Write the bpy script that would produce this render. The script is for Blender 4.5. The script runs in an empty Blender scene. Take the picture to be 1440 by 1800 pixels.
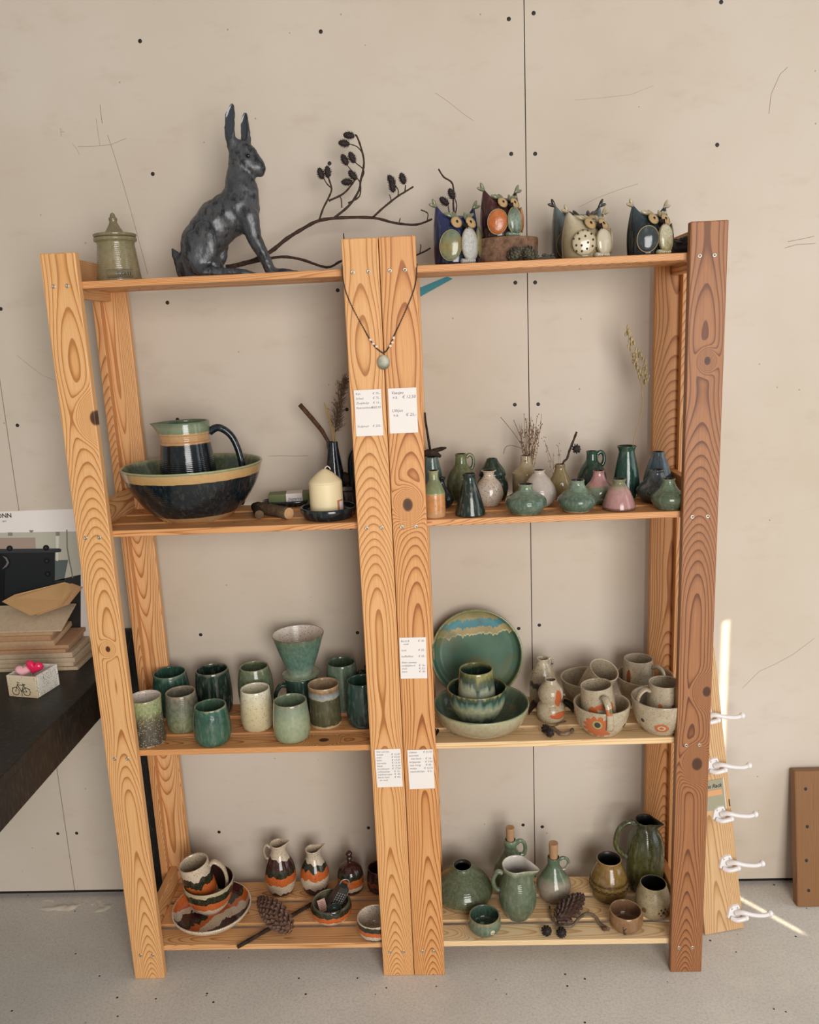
import bpy, bmesh, math, random
from mathutils import Vector, Matrix, noise as mnoise
random.seed(7)
SC = bpy.context.scene
COL = SC.collection
PI = math.pi

# ------------------------------------------------------------------ camera (fitted from the shelf's corners)
CAM = Vector((0.797448, -1.705702, 1.516204)); YAW, PITCH, ROLL, FPX = 0.0417546, 0.2117441, -0.0443875, 1442.0
_r = Vector((math.cos(YAW), math.sin(YAW), 0)); _f0 = Vector((-math.sin(YAW), math.cos(YAW), 0)); _u0 = Vector((0, 0, 1))
FWD = _f0 * math.cos(PITCH) - _u0 * math.sin(PITCH); _u = _u0 * math.cos(PITCH) + _f0 * math.sin(PITCH)
RGT = _r * math.cos(ROLL) + _u * math.sin(ROLL); UP = _u * math.cos(ROLL) - _r * math.sin(ROLL)
cd = bpy.data.cameras.new('camera'); co = bpy.data.objects.new('camera', cd); COL.objects.link(co)
cd.sensor_fit = 'HORIZONTAL'; cd.sensor_width = 36.0; cd.lens = 36.0 * FPX / 1440.0; cd.clip_start = 0.02
co.matrix_world = Matrix(((RGT.x, UP.x, -FWD.x, CAM.x), (RGT.y, UP.y, -FWD.y, CAM.y), (RGT.z, UP.z, -FWD.z, CAM.z), (0, 0, 0, 1)))
SC.camera = co

# ------------------------------------------------------------------ light
w = bpy.data.worlds.new('world'); SC.world = w; w.use_nodes = True
w.node_tree.nodes['Background'].inputs[0].default_value = (1.0, 0.93, 0.86, 1)
w.node_tree.nodes['Background'].inputs[1].default_value = 0.34

def area(name, loc, target, sx, sy, power, col, spread=180):
    l = bpy.data.lights.new(name, 'AREA'); l.shape = 'RECTANGLE'; l.size = sx; l.size_y = sy
    l.energy = power; l.color = col; l.spread = math.radians(spread)
    o = bpy.data.objects.new(name, l); COL.objects.link(o); o.location = loc
    o.rotation_euler = (Vector(target) - Vector(loc)).to_track_quat('-Z', 'Y').to_euler()
    return o
area('window_light_right', (3.2, -0.55, 1.25), (0.6, -0.35, 1.0), 1.5, 2.1, 17, (0.76, 0.89, 1.0))
area('window_light_front', (1.8, -3.6, 1.45), (0.6, 0.3, 0.8), 1.7, 2.1, 116, (1.0, 0.975, 0.95))
area('sun_gap_light', (2.70, -1.15, 1.15), (1.512, 0.314, 0.33), 0.012, 0.8, 0.11, (1.0, 0.84, 0.62), 0.5)

SC.view_settings.view_transform = 'Standard'; SC.view_settings.look = 'None'
SC.view_settings.exposure = 0.0; SC.view_settings.gamma = 1.0; SC.view_settings.use_curve_mapping = False

# ------------------------------------------------------------------ pixel helpers (1440 x 1800 frame)
def ray(px, py): return FWD + RGT * ((px - 720) / FPX) - UP * ((py - 900) / FPX)
def at_z(px, py, z): d = ray(px, py); return CAM + d * ((z - CAM.z) / d.z)
def at_y(px, py, y): d = ray(px, py); return CAM + d * ((y - CAM.y) / d.y)
def at_x(px, py, x): d = ray(px, py); return CAM + d * ((x - CAM.x) / d.x)
def proj(p):
    d = Vector(p) - CAM; t = d.dot(FWD); return 720 + FPX * d.dot(RGT) / t, 900 - FPX * d.dot(UP) / t
def depth(p): return (Vector(p) - CAM).dot(FWD)
def hexc(h):
    h = h.lstrip('#'); c = [int(h[i:i + 2], 16) / 255 for i in (0, 2, 4)]
    return tuple(x / 12.92 if x <= 0.04045 else ((x + 0.055) / 1.055) ** 2.4 for x in c) + (1,)

# ------------------------------------------------------------------ materials
class NB:
    def __init__(s, name):
        s.m = bpy.data.materials.new(name); s.m.use_nodes = True; s.t = s.m.node_tree
        s.b = s.t.nodes['Principled BSDF']
    def n(s, typ, props=None, **ins):
        k = s.t.nodes.new(typ)
        for a, v in (props or {}).items(): setattr(k, a, v)
        for a, v in ins.items():
            i = k.inputs[int(a[1:])] if a[0] == '_' else k.inputs[a]
            if hasattr(v, 'is_output') or isinstance(v, bpy.types.NodeSocket): s.t.links.new(v, i)
            else: i.default_value = v
        return k.outputs
    def math(s, op, a, b=0.0, c=0.0): return s.n('ShaderNodeMath', {'operation': op}, _0=a, _1=b, _2=c)[0]
    def mix(s, f, a, b, mode='MIX'):
        k = s.t.nodes.new('ShaderNodeMix'); k.data_type = 'RGBA'; k.blend_type = mode
        for i, v in ((0, f), (6, a), (7, b)):
            if isinstance(v, bpy.types.NodeSocket): s.t.links.new(v, k.inputs[i])
            else: k.inputs[i].default_value = v
        return k.outputs[2]
    def ramp(s, fac, stops, interp='LINEAR'):
        k = s.t.nodes.new('ShaderNodeValToRGB'); r = k.color_ramp; r.interpolation = interp
        while len(r.elements) < len(stops): r.elements.new(0.5)
        for e, (p, c) in zip(r.elements, stops): e.position = p; e.color = hexc(c) if isinstance(c, str) else (c, c, c, 1)
        s.t.links.new(fac, k.inputs[0]); return k.outputs[0]
    def noise(s, vec, scale, detail=3.0, rough=0.55): return s.n('ShaderNodeTexNoise', None, Vector=vec, Scale=scale, Detail=detail, Roughness=rough)[0]
    def vmul(s, vec, v): return s.n('ShaderNodeVectorMath', {'operation': 'MULTIPLY'}, _0=vec, _1=v)[0]
    def bump(s, h, strength, dist=0.002):
        o = s.n('ShaderNodeBump', None, Strength=strength, Distance=dist, Height=h)[0]; s.t.links.new(o, s.b.inputs['Normal'])
    def out(s, col=None, rough=0.5, spec=0.5, **kw):
        for nm, v in (('Base Color', col), ('Roughness', rough), ('Specular IOR Level', spec)) + tuple(kw.items()):
            if v is None: continue
            if isinstance(v, bpy.types.NodeSocket): s.t.links.new(v, s.b.inputs[nm])
            else: s.b.inputs[nm].default_value = v
        return s.m

def plain(name, col, rough=0.5, var=0.0, scale=40, metal=0.0, bump=0.0, spec=0.5):
    b = NB(name); tc = b.n('ShaderNodeTexCoord')['Object']
    n = b.noise(tc, scale)
    c = b.mix(b.math('MULTIPLY', n, var * 2), hexc(col), (0.02, 0.018, 0.015, 1)) if var else hexc(col)
    if bump: b.bump(n, bump)
    return b.out(c, rough, spec, Metallic=metal)

def mute(h):
    """greens a little greyer and more olive"""
    r, g, b = [int(h[i:i + 2], 16) for i in (1, 3, 5)]
    if g > r and g >= b:
        l = 0.3 * r + 0.6 * g + 0.1 * b; r, g, b = [a + (c - a) * 0.34 for a, c in ((r, l * 1.05), (g, l), (b, l * 0.80))]
    return '#%02x%02x%02x' % (int(min(r, 255)), int(min(g, 255)), int(min(b, 255)))
def glaze(name, stops, noise=0.08, nscale=45, drip=0.0, dscale=90, mottle=0.35, speck=0.0, speckcol='#3a2a1e', rough=0.10,
          interp='LINEAR', bump=0.12, rings=0.0, spec=0.6, mcol=None, metal=0.0):
    """stops run from the foot (0) to the rim (1) of the pot"""
    stops = [(p, mute(c)) for p, c in stops]
    b = NB(name); t = b.n('ShaderNodeTexCoord'); ob = t['Object']
    z = b.n('ShaderNodeSeparateXYZ', None, Vector=t['Generated'])[2]
    n1 = b.noise(ob, nscale, 2)
    f = b.math('ADD', z, b.math('MULTIPLY', b.math('SUBTRACT', n1, 0.5), noise * 2))
    if drip:
        n2 = b.noise(b.vmul(ob, (1, 1, 0.06)), dscale, 1.0)
        f = b.math('ADD', f, b.math('MULTIPLY', b.math('SUBTRACT', n2, 0.5), drip * 2))
    c = b.ramp(f, stops, interp)
    n3 = b.noise(ob, nscale * 2.3, 5, 0.65)
    if mottle:
        c = b.mix(b.ramp(n3, [(0.42, 0.0), (0.70, mottle)]), c, hexc(mcol) if mcol else (0.02, 0.025, 0.02, 1))
        c = b.mix(b.ramp(b.noise(b.vmul(ob, (1, 1, 0.25)), nscale * 3.1, 3), [(0.50, 0.0), (0.78, mottle * 0.5)]), c, (0.55, 0.53, 0.44, 1))
    if speck:
        v = b.n('ShaderNodeTexVoronoi', {'feature': 'F1'}, Vector=ob, Scale=330.0)
        rnd = b.n('ShaderNodeSeparateColor', None, Color=v['Color'])[0]
        dots = b.math('MULTIPLY', b.math('LESS_THAN', v['Distance'], 0.34), b.math('LESS_THAN', rnd, speck))
        c = b.mix(b.math('MULTIPLY', dots, 0.8), c, hexc(speckcol))
    h = n3
    if rings:
        wv = b.n('ShaderNodeTexWave', {'wave_type': 'BANDS', 'bands_direction': 'Z'}, Vector=ob, Scale=75.0, Distortion=0.6)[1]
        h = b.math('ADD', b.math('MULTIPLY', wv, rings * 2), n3)
    if bump: b.bump(h, bump)
    return b.out(c, rough, spec, Metallic=metal)

def pine(name, pale, mid, dark, knots=(), freq=400.0, arch=0.05, wig=1.0, rough=0.5, slope=0.05):
    """flat-sawn pine: rings around a wandering pith, on the board's own 'grain' coordinate (across, thickness, along)"""
    b = NB(name); g = b.n('ShaderNodeAttribute', {'attribute_name': 'grain'})['Vector']
    sx = b.n('ShaderNodeSeparateXYZ', None, Vector=g)
    low = b.n('ShaderNodeTexNoise', {'noise_dimensions': '1D'}, W=sx[2], Scale=1.15, Detail=1.5)[0]
    n1 = b.noise(b.vmul(g, (1, 1, 0.07)), 24, 2)
    x = b.math('ADD', sx[0], b.math('MULTIPLY', b.math('SUBTRACT', n1, 0.5), 0.016 * wig))
    y = b.math('ADD', b.math('ADD', sx[1], b.math('MULTIPLY', sx[2], slope)), b.math('ADD', b.math('MULTIPLY', low, arch * 1.9), -arch * 0.8))
    d = b.math('SQRT', b.math('ADD', b.math('MULTIPLY', x, x), b.math('MULTIPLY', y, y)))
    kd = None
    for kx, kz, ka in knots:
        dx = b.math('DIVIDE', b.math('SUBTRACT', sx[0], kx), ka); dz = b.math('DIVIDE', b.math('SUBTRACT', sx[2], kz), ka * 1.35)
        q = b.math('ADD', b.math('MULTIPLY', dx, dx), b.math('MULTIPLY', dz, dz))
        d = b.math('ADD', d, b.math('MULTIPLY', b.math('EXPONENT', b.math('MULTIPLY', q, -0.22)), ka * 3.2))
        k1 = b.ramp(q, [(0.0, 1.0), (0.55, 0.95), (1.0, 0.0)])
        kd = k1 if kd is None else b.math('MAXIMUM', kd, k1)
    fr = b.math('FRACT', b.math('MULTIPLY', d, freq))
    c = b.ramp(fr, [(0.0, pale), (0.45, pale), (0.72, mid), (0.88, dark), (0.97, dark), (1.0, pale)])
    fib = b.noise(b.vmul(g, (1, 1, 0.02)), 420, 3)
    c = b.mix(b.ramp(fib, [(0.35, 0.0), (0.75, 0.35)]), c, hexc(dark))
    tone = b.noise(b.vmul(g, (1, 1, 0.4)), 5, 2)
    c = b.mix(b.ramp(tone, [(0.3, 0.0), (0.75, 0.35)]), c, hexc(mid))
    if kd is not None: c = b.mix(kd, c, hexc('#4a2a18'))
    b.bump(fib, 0.06, 0.001)
    return b.out(c, rough, 0.4)

PINE = [pine('pine_honey', '#e4b27c', '#d8a06a', '#a86c38'), pine('pine_orange', '#dca46c', '#ce905a', '#9c5e2e'),
        pine('pine_red', '#cf9a68', '#c18656', '#8a5130'), pine('pine_pale', '#ecd0a2', '#e4c08e', '#c2925c')]

# ------------------------------------------------------------------ object helpers
def link(o, parent=None):
    COL.objects.link(o)
    if parent is not None: o.parent = parent
    return o
def tag(o, label, cat, group=None, kind=None):
    o['label'] = label; o['category'] = cat
    if group: o['group'] = group
    if kind: o['kind'] = kind
    return o
def thing(name, label, cat, loc=(0, 0, 0), rz=0.0, group=None):
    o = bpy.data.objects.new(name, None); link(o); o.location = loc; o.rotation_euler = (0, 0, rz); o.empty_display_size = 0.05
    return tag(o, label, cat, group)
def mobj(name, verts, faces, mats, parent=None, loc=(0, 0, 0), smooth=True, midx=None):
    me = bpy.data.meshes.new(name); me.from_pydata([tuple(v) for v in verts], [], faces)
    for m in (mats if isinstance(mats, (list, tuple)) else [mats]): me.materials.append(m)
    if midx: me.polygons.foreach_set('material_index', midx)
    if smooth: me.polygons.foreach_set('use_smooth', [True] * len(me.polygons))
    me.update(); o = bpy.data.objects.new(name, me); o.location = loc
    return link(o, parent)
def bobj(name, bm, mats, parent=None, loc=(0, 0, 0), smooth=False):
    me = bpy.data.meshes.new(name); bm.to_mesh(me); bm.free()
    for m in (mats if isinstance(mats, (list, tuple)) else [mats]): me.materials.append(m)
    if smooth: me.polygons.foreach_set('use_smooth', [True] * len(me.polygons))
    o = bpy.data.objects.new(name, me); o.location = loc
    return link(o, parent)
def crom(pts, n=4):
    """Catmull-Rom through tuples"""
    if n <= 1 or len(pts) < 3: return [tuple(p) for p in pts]
    out = []; P = [pts[0]] + list(pts) + [pts[-1]]
    for i in range(1, len(P) - 2):
        a, b, c, d = P[i - 1], P[i], P[i + 1], P[i + 2]
        for k in range(n):
            t = k / n
            out.append(tuple(0.5 * (2 * b[j] + (c[j] - a[j]) * t + (2 * a[j] - 5 * b[j] + 4 * c[j] - d[j]) * t * t + (3 * b[j] - a[j] - 3 * c[j] + d[j]) * t ** 3) for j in range(len(b))))
    out.append(tuple(pts[-1])); return out
def box_bm(bm, lo, hi, bevel=0.0):
    r = bmesh.ops.create_cube(bm, size=1.0); vs = r['verts']
    for v in vs: v.co = Vector([lo[i] + (v.co[i] + 0.5) * (hi[i] - lo[i]) for i in range(3)])
    if bevel:
        es = list({e for v in vs for e in v.link_edges})
        bmesh.ops.bevel(bm, geom=es, offset=bevel, segments=2, affect='EDGES', profile=0.5)
def box(name, lo, hi, mat, parent=None, bevel=0.002, loc=(0, 0, 0)):
    bm = bmesh.new(); box_bm(bm, lo, hi, bevel); return bobj(name, bm, mat, parent, loc)
def board(name, lo, hi, axis, mat, parent=None, bevel=0.0025, off=None):
    """box with a grain coordinate; axis = its long axis"""
    o = box(name, lo, hi, mat, parent, bevel); me = o.data
    c_long = (lo['xyz'.index(axis)] + hi['xyz'.index(axis)]) / 2
    o0 = off if off is not None else (random.uniform(-0.02, 0.02), random.uniform(0, 0.02), random.uniform(0.2, 1.4) * random.choice((-1, 1)) - c_long)
    a = me.attributes.new('grain', 'FLOAT_VECTOR', 'POINT'); c = [(lo[i] + hi[i]) / 2 for i in range(3)]; dat = []
    for v in me.vertices:
        p = v.co
        g = {'z': (p.x - c[0], p.y - lo[1], p.z), 'x': (p.y - c[1], hi[2] - p.z, p.x), 'y': (p.z - c[2], p.x - c[0], p.y)}[axis]
        dat += [g[0] + o0[0], g[1] + o0[1], g[2] + o0[2]]
    a.data.foreach_set('vector', dat); return o
def tube_geo(path, rad, segs=10, caps=True):
    """path: points, rad: number or list -> verts, faces"""
    P = [Vector(p) for p in path]; n = len(P); R = rad if isinstance(rad, (list, tuple)) else [rad] * n
    V, F = [], []; T0 = (P[1] - P[0]).normalized()
    N = T0.orthogonal().normalized()
    for i in range(n):
        T = (P[min(i + 1, n - 1)] - P[max(i - 1, 0)]).normalized()
        q = T0.rotation_difference(T); N = (q @ N); N = (N - T * N.dot(T)).normalized(); T0 = T; B = T.cross(N)
        for k in range(segs):
            a = 2 * PI * k / segs; V.append(P[i] + (N * math.cos(a) + B * math.sin(a)) * R[i])
    for i in range(n - 1):
        for k in range(segs):
            a, b = i * segs + k, i * segs + (k + 1) % segs
            F.append((a, b, b + segs, a + segs))
    if caps: F.append(tuple(range(segs - 1, -1, -1))); F.append(tuple(range((n - 1) * segs, n * segs)))
    return V, F
class Geo:
    def __init__(s): s.V = []; s.F = []; s.M = []
    def add(s, V, F, m=0):
        o = len(s.V); s.V += [Vector(v) for v in V]; s.F += [tuple(i + o for i in f) for f in F]; s.M += [m] * len(F); return s
    def tube(s, path, rad, segs=8, m=0): return s.add(*tube_geo(path, rad, segs), m=m)
    def ell(s, c, r, m=0, segs=12, rings=8, rot=None):
        V, F = [], []; c = Vector(c)
        for i in range(rings + 1):
            th = PI * i / rings
            for k in range(segs):
                a = 2 * PI * k / segs; p = Vector((r[0] * math.sin(th) * math.cos(a), r[1] * math.sin(th) * math.sin(a), r[2] * math.cos(th)))
                V.append(c + (rot @ p if rot else p))
        for i in range(rings):
            for k in range(segs): F.append((i * segs + k, (i + 1) * segs + k, (i + 1) * segs + (k + 1) % segs, i * segs + (k + 1) % segs))
        return s.add(V, F, m)
    def obj(s, name, mats, parent=None, loc=(0, 0, 0), smooth=True): return mobj(name, s.V, s.F, mats, parent, loc, smooth, s.M)
def text(s, size, mat, parent, mw, name='handwriting', align='LEFT', shear=0.15, line=1.0, depth=0.00015, bold=0.0):
    cu = bpy.data.curves.new('t', 'FONT'); cu.body = s; cu.size = size; cu.align_x = align; cu.shear = shear; cu.space_line = line
    cu.resolution_u = 2; cu.extrude = depth; cu.offset = bold
    o = bpy.data.objects.new('t', cu); COL.objects.link(o)
    me = bpy.data.meshes.new_from_object(o.evaluated_get(bpy.context.evaluated_depsgraph_get()))
    bpy.data.objects.remove(o); bpy.data.curves.remove(cu); me.materials.clear(); me.materials.append(mat)
    t = bpy.data.objects.new(name, me); link(t, parent); t.matrix_local = mw; return t
WALLF = Matrix(((1, 0, 0, 0), (0, 0, -1, 0), (0, 1, 0, 0), (0, 0, 0, 1)))   # text facing the viewer (-Y)

def lathe_geo(prof, segs=40, th=0.004, inner=True, n=4, wob=0.0):
    """prof: (r,z) in metres from foot to rim -> verts, faces, mat index (0 outside, 1 inside)"""
    pr = crom(prof, n); pr = [(max(r, 0.0005), z) for r, z in pr]
    out = [(0.0004, pr[0][1])] + [(pr[0][0] * 0.9, pr[0][1])] + pr; cut = None
    if inner:
        zb = pr[0][1] + th * 1.6
        R, Z = pr[-1]; out += [(R - th * 0.18, Z + th * 0.32), (R - th * 0.6, Z + th * 0.32)]; cut = len(out)
        ins = [(max(r - th, 0.001), z) for r, z in reversed(pr) if z > zb]
        out += ins + [(max((ins[-1][0] if ins else 0.01) * 0.85, 0.001), zb), (0.0004, zb)]
    else: out += [(0.0004, pr[-1][1])]
    V, F, M = [], [], []
    for r, z in out:
        for k in range(segs):
            a = 2 * PI * k / segs; q = r * (1 + wob * math.sin(2 * a + z * 40)) if wob else r
            V.append((q * math.cos(a), q * math.sin(a), z))
    for i in range(len(out) - 1):
        for k in range(segs):
            a, b = i * segs + k, i * segs + (k + 1) % segs
            F.append((a, b, b + segs, a + segs)); M.append(1 if cut and i >= cut - 1 else 0)
    return V, F, M
def solve_top(c, rt, ytop, z0):
    """height of a rim of radius rt above z0 whose upper edge shows at image row ytop"""
    h = Vector((c.x - CAM.x, c.y - CAM.y, 0)).normalized(); lo, hi = 0.0, 0.8
    for _ in range(40):
        m = (lo + hi) / 2; s = 1 if z0 + m < CAM.z else -1
        if proj((c.x + h.x * rt * s, c.y + h.y * rt * s, z0 + m))[1] > ytop: lo = m
        else: hi = m
    return lo
def locate(z0, x0, x1, ytop, ybot, prof, Y=None):
    """centre, radius and height of a round pot from its outline in the photograph and the board it stands on"""
    cx = (x0 + x1) / 2; rmax = max(r for r, z in prof); zmx = [z for r, z in prof if r == rmax][0]; rb = prof[0][0]; rt = prof[-1][0]
    if Y is None:
        p = at_z(cx, ybot, z0); h = Vector((p.x - CAM.x, p.y - CAM.y, 0)).normalized()
        R = (x1 - x0) / 2 * depth(p) / FPX / rmax; c = p + h * R * rb
    else:
        c = at_y(cx, (ytop + ybot) / 2, Y); c.z = z0; R = (x1 - x0) / 2 * depth(c) / FPX / rmax
    for _ in range(4):
        R = (x1 - x0) / 2 * depth(c + Vector((0, 0, 0.04))) / FPX / rmax
        if Y is None:
            h = Vector((p.x - CAM.x, p.y - CAM.y, 0)).normalized(); c.y = p.y + h.y * R * rb
        c.y = min(c.y, YW - 0.003 - R * rmax, 0.250 - R * rb)
        H = solve_top(c, R * rt, ytop, z0)
        e = proj((c.x, c.y, z0 + H * zmx))[0] - cx; c.x -= e * depth(c) / FPX
    return c, R, H
ATLAS = {}
def pot(name, label, cat, z0, x0, x1, ytop, ybot, prof, mat, inner=None, Y=None, th=0.0035, handles=(), hmat=None, group=None, closed=False, wob=0.0, tilt=None, segs=40, spout=None, xyr=None, H=None, n=4, extra=False):
    """a thrown pot; prof = (r, z) of unit radius and height; handles = (angle, [(r, z)...], tube radius, flatten)"""
    if xyr: c, R = Vector((xyr[0], xyr[1], z0)), xyr[2]
    else:
        c, R, H2 = locate(z0, x0, x1, ytop, ybot, prof, Y); H = H or H2
    P = [(r * R, z * H) for r, z in prof]
    V, F, M = lathe_geo(P, segs, th, not closed, n, wob)
    if spout:
        a0, ln, up, z1 = spout; V2 = []
        for x, y, z in V:
            a = math.atan2(y, x) - a0; a = (a + PI) % (2 * PI) - PI
            k = max(0.0, (z / H - z1) / (1 - z1)) ** 1.5 * math.exp(-(a / 0.38) ** 2); r = math.hypot(x, y)
            pin = max(0.0, (z / H - z1) / (1 - z1)) ** 1.5 * math.exp(-((abs(a) - 0.95) / 0.35) ** 2) * 0.10
            if r > 0.15 * R: x, y = x + math.cos(a0) * ln * R * k - x * pin, y + math.sin(a0) * ln * R * k - y * pin; z += up * H * k
            V2.append((x, y, z))
        V = V2
    if handles or extra:
        root = thing(name, label, cat, c, 0, group); b = mobj('body', V, F, [mat, inner or mat], root, (0, 0, 0), True, M)
        for h in handles:
            ang, pts, rad = h[:3]; pts = crom([(p[0] * R, p[1] * H) for p in pts], 5)
            ca, sa = math.cos(ang), math.sin(ang)
            g = Geo().tube([(p[0] * ca, p[0] * sa, p[1]) for p in pts], [rad * (1 + 0.25 * abs(2 * i / (len(pts) - 1) - 1)) for i in range(len(pts))], 10)
            if len(h) > 3:
                for v in g.V:
                    t = -v.x * sa + v.y * ca; v.x += -sa * t * (h[3] - 1); v.y += ca * t * (h[3] - 1)
            g.obj('handle', hmat or mat, root)
    else:
        root = mobj(name, V, F, [mat, inner or mat], None, c, True, M); tag(root, label, cat, group)
    if tilt: root.rotation_euler = tilt
    ATLAS[label] = (c, R, H); root['_'] = 0; del root['_']
    return root

# ================================================================== the room
YW = 0.3144
def wall_mat():
    b = NB('wall_board'); o = b.n('ShaderNodeTexCoord')['Object']
    n1 = b.noise(o, 1.6, 4); n2 = b.noise(b.vmul(o, (1, 1, 2.5)), 7, 5, 0.7); n3 = b.noise(o, 60, 4, 0.7)
    c = b.ramp(n1, [(0.3, '#c3b5a2'), (0.7, '#d0c5b8')])
    c = b.mix(b.ramp(n2, [(0.56, 0.0), (0.8, 0.30)]), c, hexc('#a8947c'))
    # scattered scuffs and specks
    v = b.n('ShaderNodeTexVoronoi', {'feature': 'F1'}, Vector=o, Scale=23.0)
    rn = b.n('ShaderNodeSeparateColor', None, Color=v['Color'])[0]
    c = b.mix(b.math('MULTIPLY', b.math('MULTIPLY', b.math('LESS_THAN', v['Distance'], 0.045), b.math('LESS_THAN', rn, 0.35)), 0.55), c, hexc('#6c5a48'))
    sc = b.noise(b.vmul(o, (1, 1, 3.5)), 24, 6, 0.8)
    gate = b.ramp(b.noise(o, 3.4, 2), [(0.52, 0.0), (0.62, 1.0)])
    c = b.mix(b.math('MULTIPLY', b.ramp(sc, [(0.66, 0.0), (0.72, 0.4)]), gate), c, hexc('#857260'))
    b.bump(n3, 0.10, 0.002)
    return b.out(c, 0.85, 0.25)
def floor_mat():
    b = NB('concrete_floor'); o = b.n('ShaderNodeTexCoord')['Object']
    n1 = b.noise(o, 3.0, 5); n2 = b.noise(o, 160, 6, 0.75); n3 = b.noise(o, 14, 5)
    c = b.ramp(n1, [(0.3, '#cbc5bb'), (0.7, '#dbd5ca')])
    c = b.mix(b.ramp(n2, [(0.46, 0.0), (0.72, 0.55)]), c, hexc('#9a938a'))
    c = b.mix(b.ramp(n3, [(0.55, 0.0), (0.75, 0.35)]), c, hexc('#e2dace'))
    v = b.n('ShaderNodeTexVoronoi', {'feature': 'F1'}, Vector=o, Scale=42.0)
    rn = b.n('ShaderNodeSeparateColor', None, Color=v['Color'])[0]
    c = b.mix(b.math('MULTIPLY', b.math('LESS_THAN', v['Distance'], 0.12), b.math('LESS_THAN', rn, 0.16)), c, hexc('#3c352f'))
    b.bump(n2, 0.30, 0.003)
    return b.out(c, 0.75, 0.3)
M_WALL, M_FLOOR = wall_mat(), floor_mat()
M_DARK = plain('dark_gap', '#17140f', 0.9)
M_SCREWHOLE = plain('blackened_screw', '#1c1611', 0.6)
fl = box('floor', (-2.6, -4.2, -0.06), (4.2, 0.42, 0.0), M_FLOOR, bevel=0); fl['kind'] = 'structure'
wall = bpy.data.objects.new('wall_back', None); link(wall); wall['kind'] = 'structure'
seams = [-2.6, -0.287, 1.0165, 2.32, 3.6]
for a, b_ in zip(seams, seams[1:]):
    box('wall_panel', (a + 0.0011, YW, 0.017), (b_ - 0.0011, YW + 0.0125, 2.9), M_WALL, wall, 0.0)
box('wall_backing', (-2.6, YW + 0.013, 0.0), (3.6, YW + 0.06, 2.9), M_DARK, wall, 0.0)
sm = None
def wall_screw(x, z):
    global sm
    if sm is None:
        g = Geo(); g.ell((0, 0, 0), (0.0047, 0.0009, 0.0047), 0, 12, 6); o = g.obj('wall_screw', M_SCREWHOLE, wall); sm = o
    else: o = link(sm.copy(), wall)
    o.location = (x, YW, z)
rows = [2.484, 2.197, 1.912, 1.625, 1.338, 1.052, 0.766, 0.480, 0.194]
for z in rows:
    for x in (0.9855, 1.0365, -0.3145, -0.2605): wall_screw(x + random.uniform(-0.004, 0.004), z + random.uniform(-0.006, 0.006))
    for x in (0.146, 0.566, 1.450): wall_screw(x + random.uniform(-0.006, 0.006), z + random.uniform(-0.008, 0.008))
# long scratches on the board
M_SCR = plain('pencil_scratch', '#8a7864', 0.9)
def scratch(pix, wd=0.0009):
    pts = [at_y(x, y, YW - 0.0002) for x, y in pix]; V, F = [], []
    for i, p in enumerate(pts):
        t = (pts[min(i + 1, len(pts) - 1)] - pts[max(i - 1, 0)]).normalized(); nn = Vector((-t.z, 0, t.x)) * wd * 0.5
        V += [p + nn, p - nn]
    F = [(2 * i, 2 * i + 1, 2 * i + 3, 2 * i + 2) for i in range(len(pts) - 1)]
    mobj('scratch', V, F, M_SCR, wall, smooth=False)
scratch([(189, 237), (200, 270), (216, 322), (232, 378), (246, 430), (260, 482)])
scratch([(169, 208), (172, 232), (176, 256)], 0.0007); scratch([(176, 184), (178, 205), (180, 217)], 0.0012)
scratch([(107, 232), (113, 233), (106, 225), (108, 240)], 0.0008); scratch([(127, 252), (135, 262), (140, 272)], 0.0006)
scratch([(136, 258), (168, 257), (196, 254), (222, 243)], 0.0007)
scratch([(765, 163), (790, 180), (812, 198), (832, 212)], 0.0006); scratch([(1018, 364), (1050, 348), (1090, 333), (1122, 323)], 0.0006)
scratch([(1010, 176), (1060, 172), (1110, 166), (1150, 150)], 0.0004); scratch([(1305, 1210), (1335, 1180), (1362, 1168), (1395, 1150), (1432, 1122)], 0.0007)
scratch([(1352, 200), (1356, 165), (1372, 130), (1385, 118)], 0.0010); scratch([(30, 625), (55, 645), (75, 660), (95, 668)], 0.0006)
scratch([(470, 802), (500, 801), (520, 802), (542, 801)], 0.0008)
scratch([(1385, 425), (1410, 420), (1432, 415)], 0.0010); scratch([(1380, 436), (1400, 430), (1434, 428)], 0.0010)
# dried plaster smear on the floor by the wall
def smear():
    V, F = [], []; nx, ny = 46, 12
    a, b_ = at_z(52, 1590, 0), at_z(225, 1588, 0)
    for j in range(ny + 1):
        for i in range(nx + 1):
            u, v = i / nx, j / ny; x = a.x + (b_.x - a.x) * u; y = 0.235 + v * 0.07
            e = max(0.0, math.sin(PI * u) ** 0.5 * math.sin(PI * v) ** 0.6); q = mnoise.noise(Vector((x * 60, y * 90, 3)))
            q2 = mnoise.noise(Vector((x * 18, y * 40, 9)))
            V.append((x, y, max(-0.003, (q * 0.7 + q2 * 1.1 - 0.12) * 0.007 * e - 0.0012 * (1 - e))))
    for j in range(ny):
        for i in range(nx): k = j * (nx + 1) + i; F.append((k, k + 1, k + nx + 2, k + nx + 1))
    o = mobj('plaster_smear', V, F, plain('dried_plaster', '#d8cfc0', 0.9), None, smooth=True)
    tag(o, 'crumbly pale plaster smear dried on the floor along the wall', 'plaster', kind='stuff')
smear()

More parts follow.
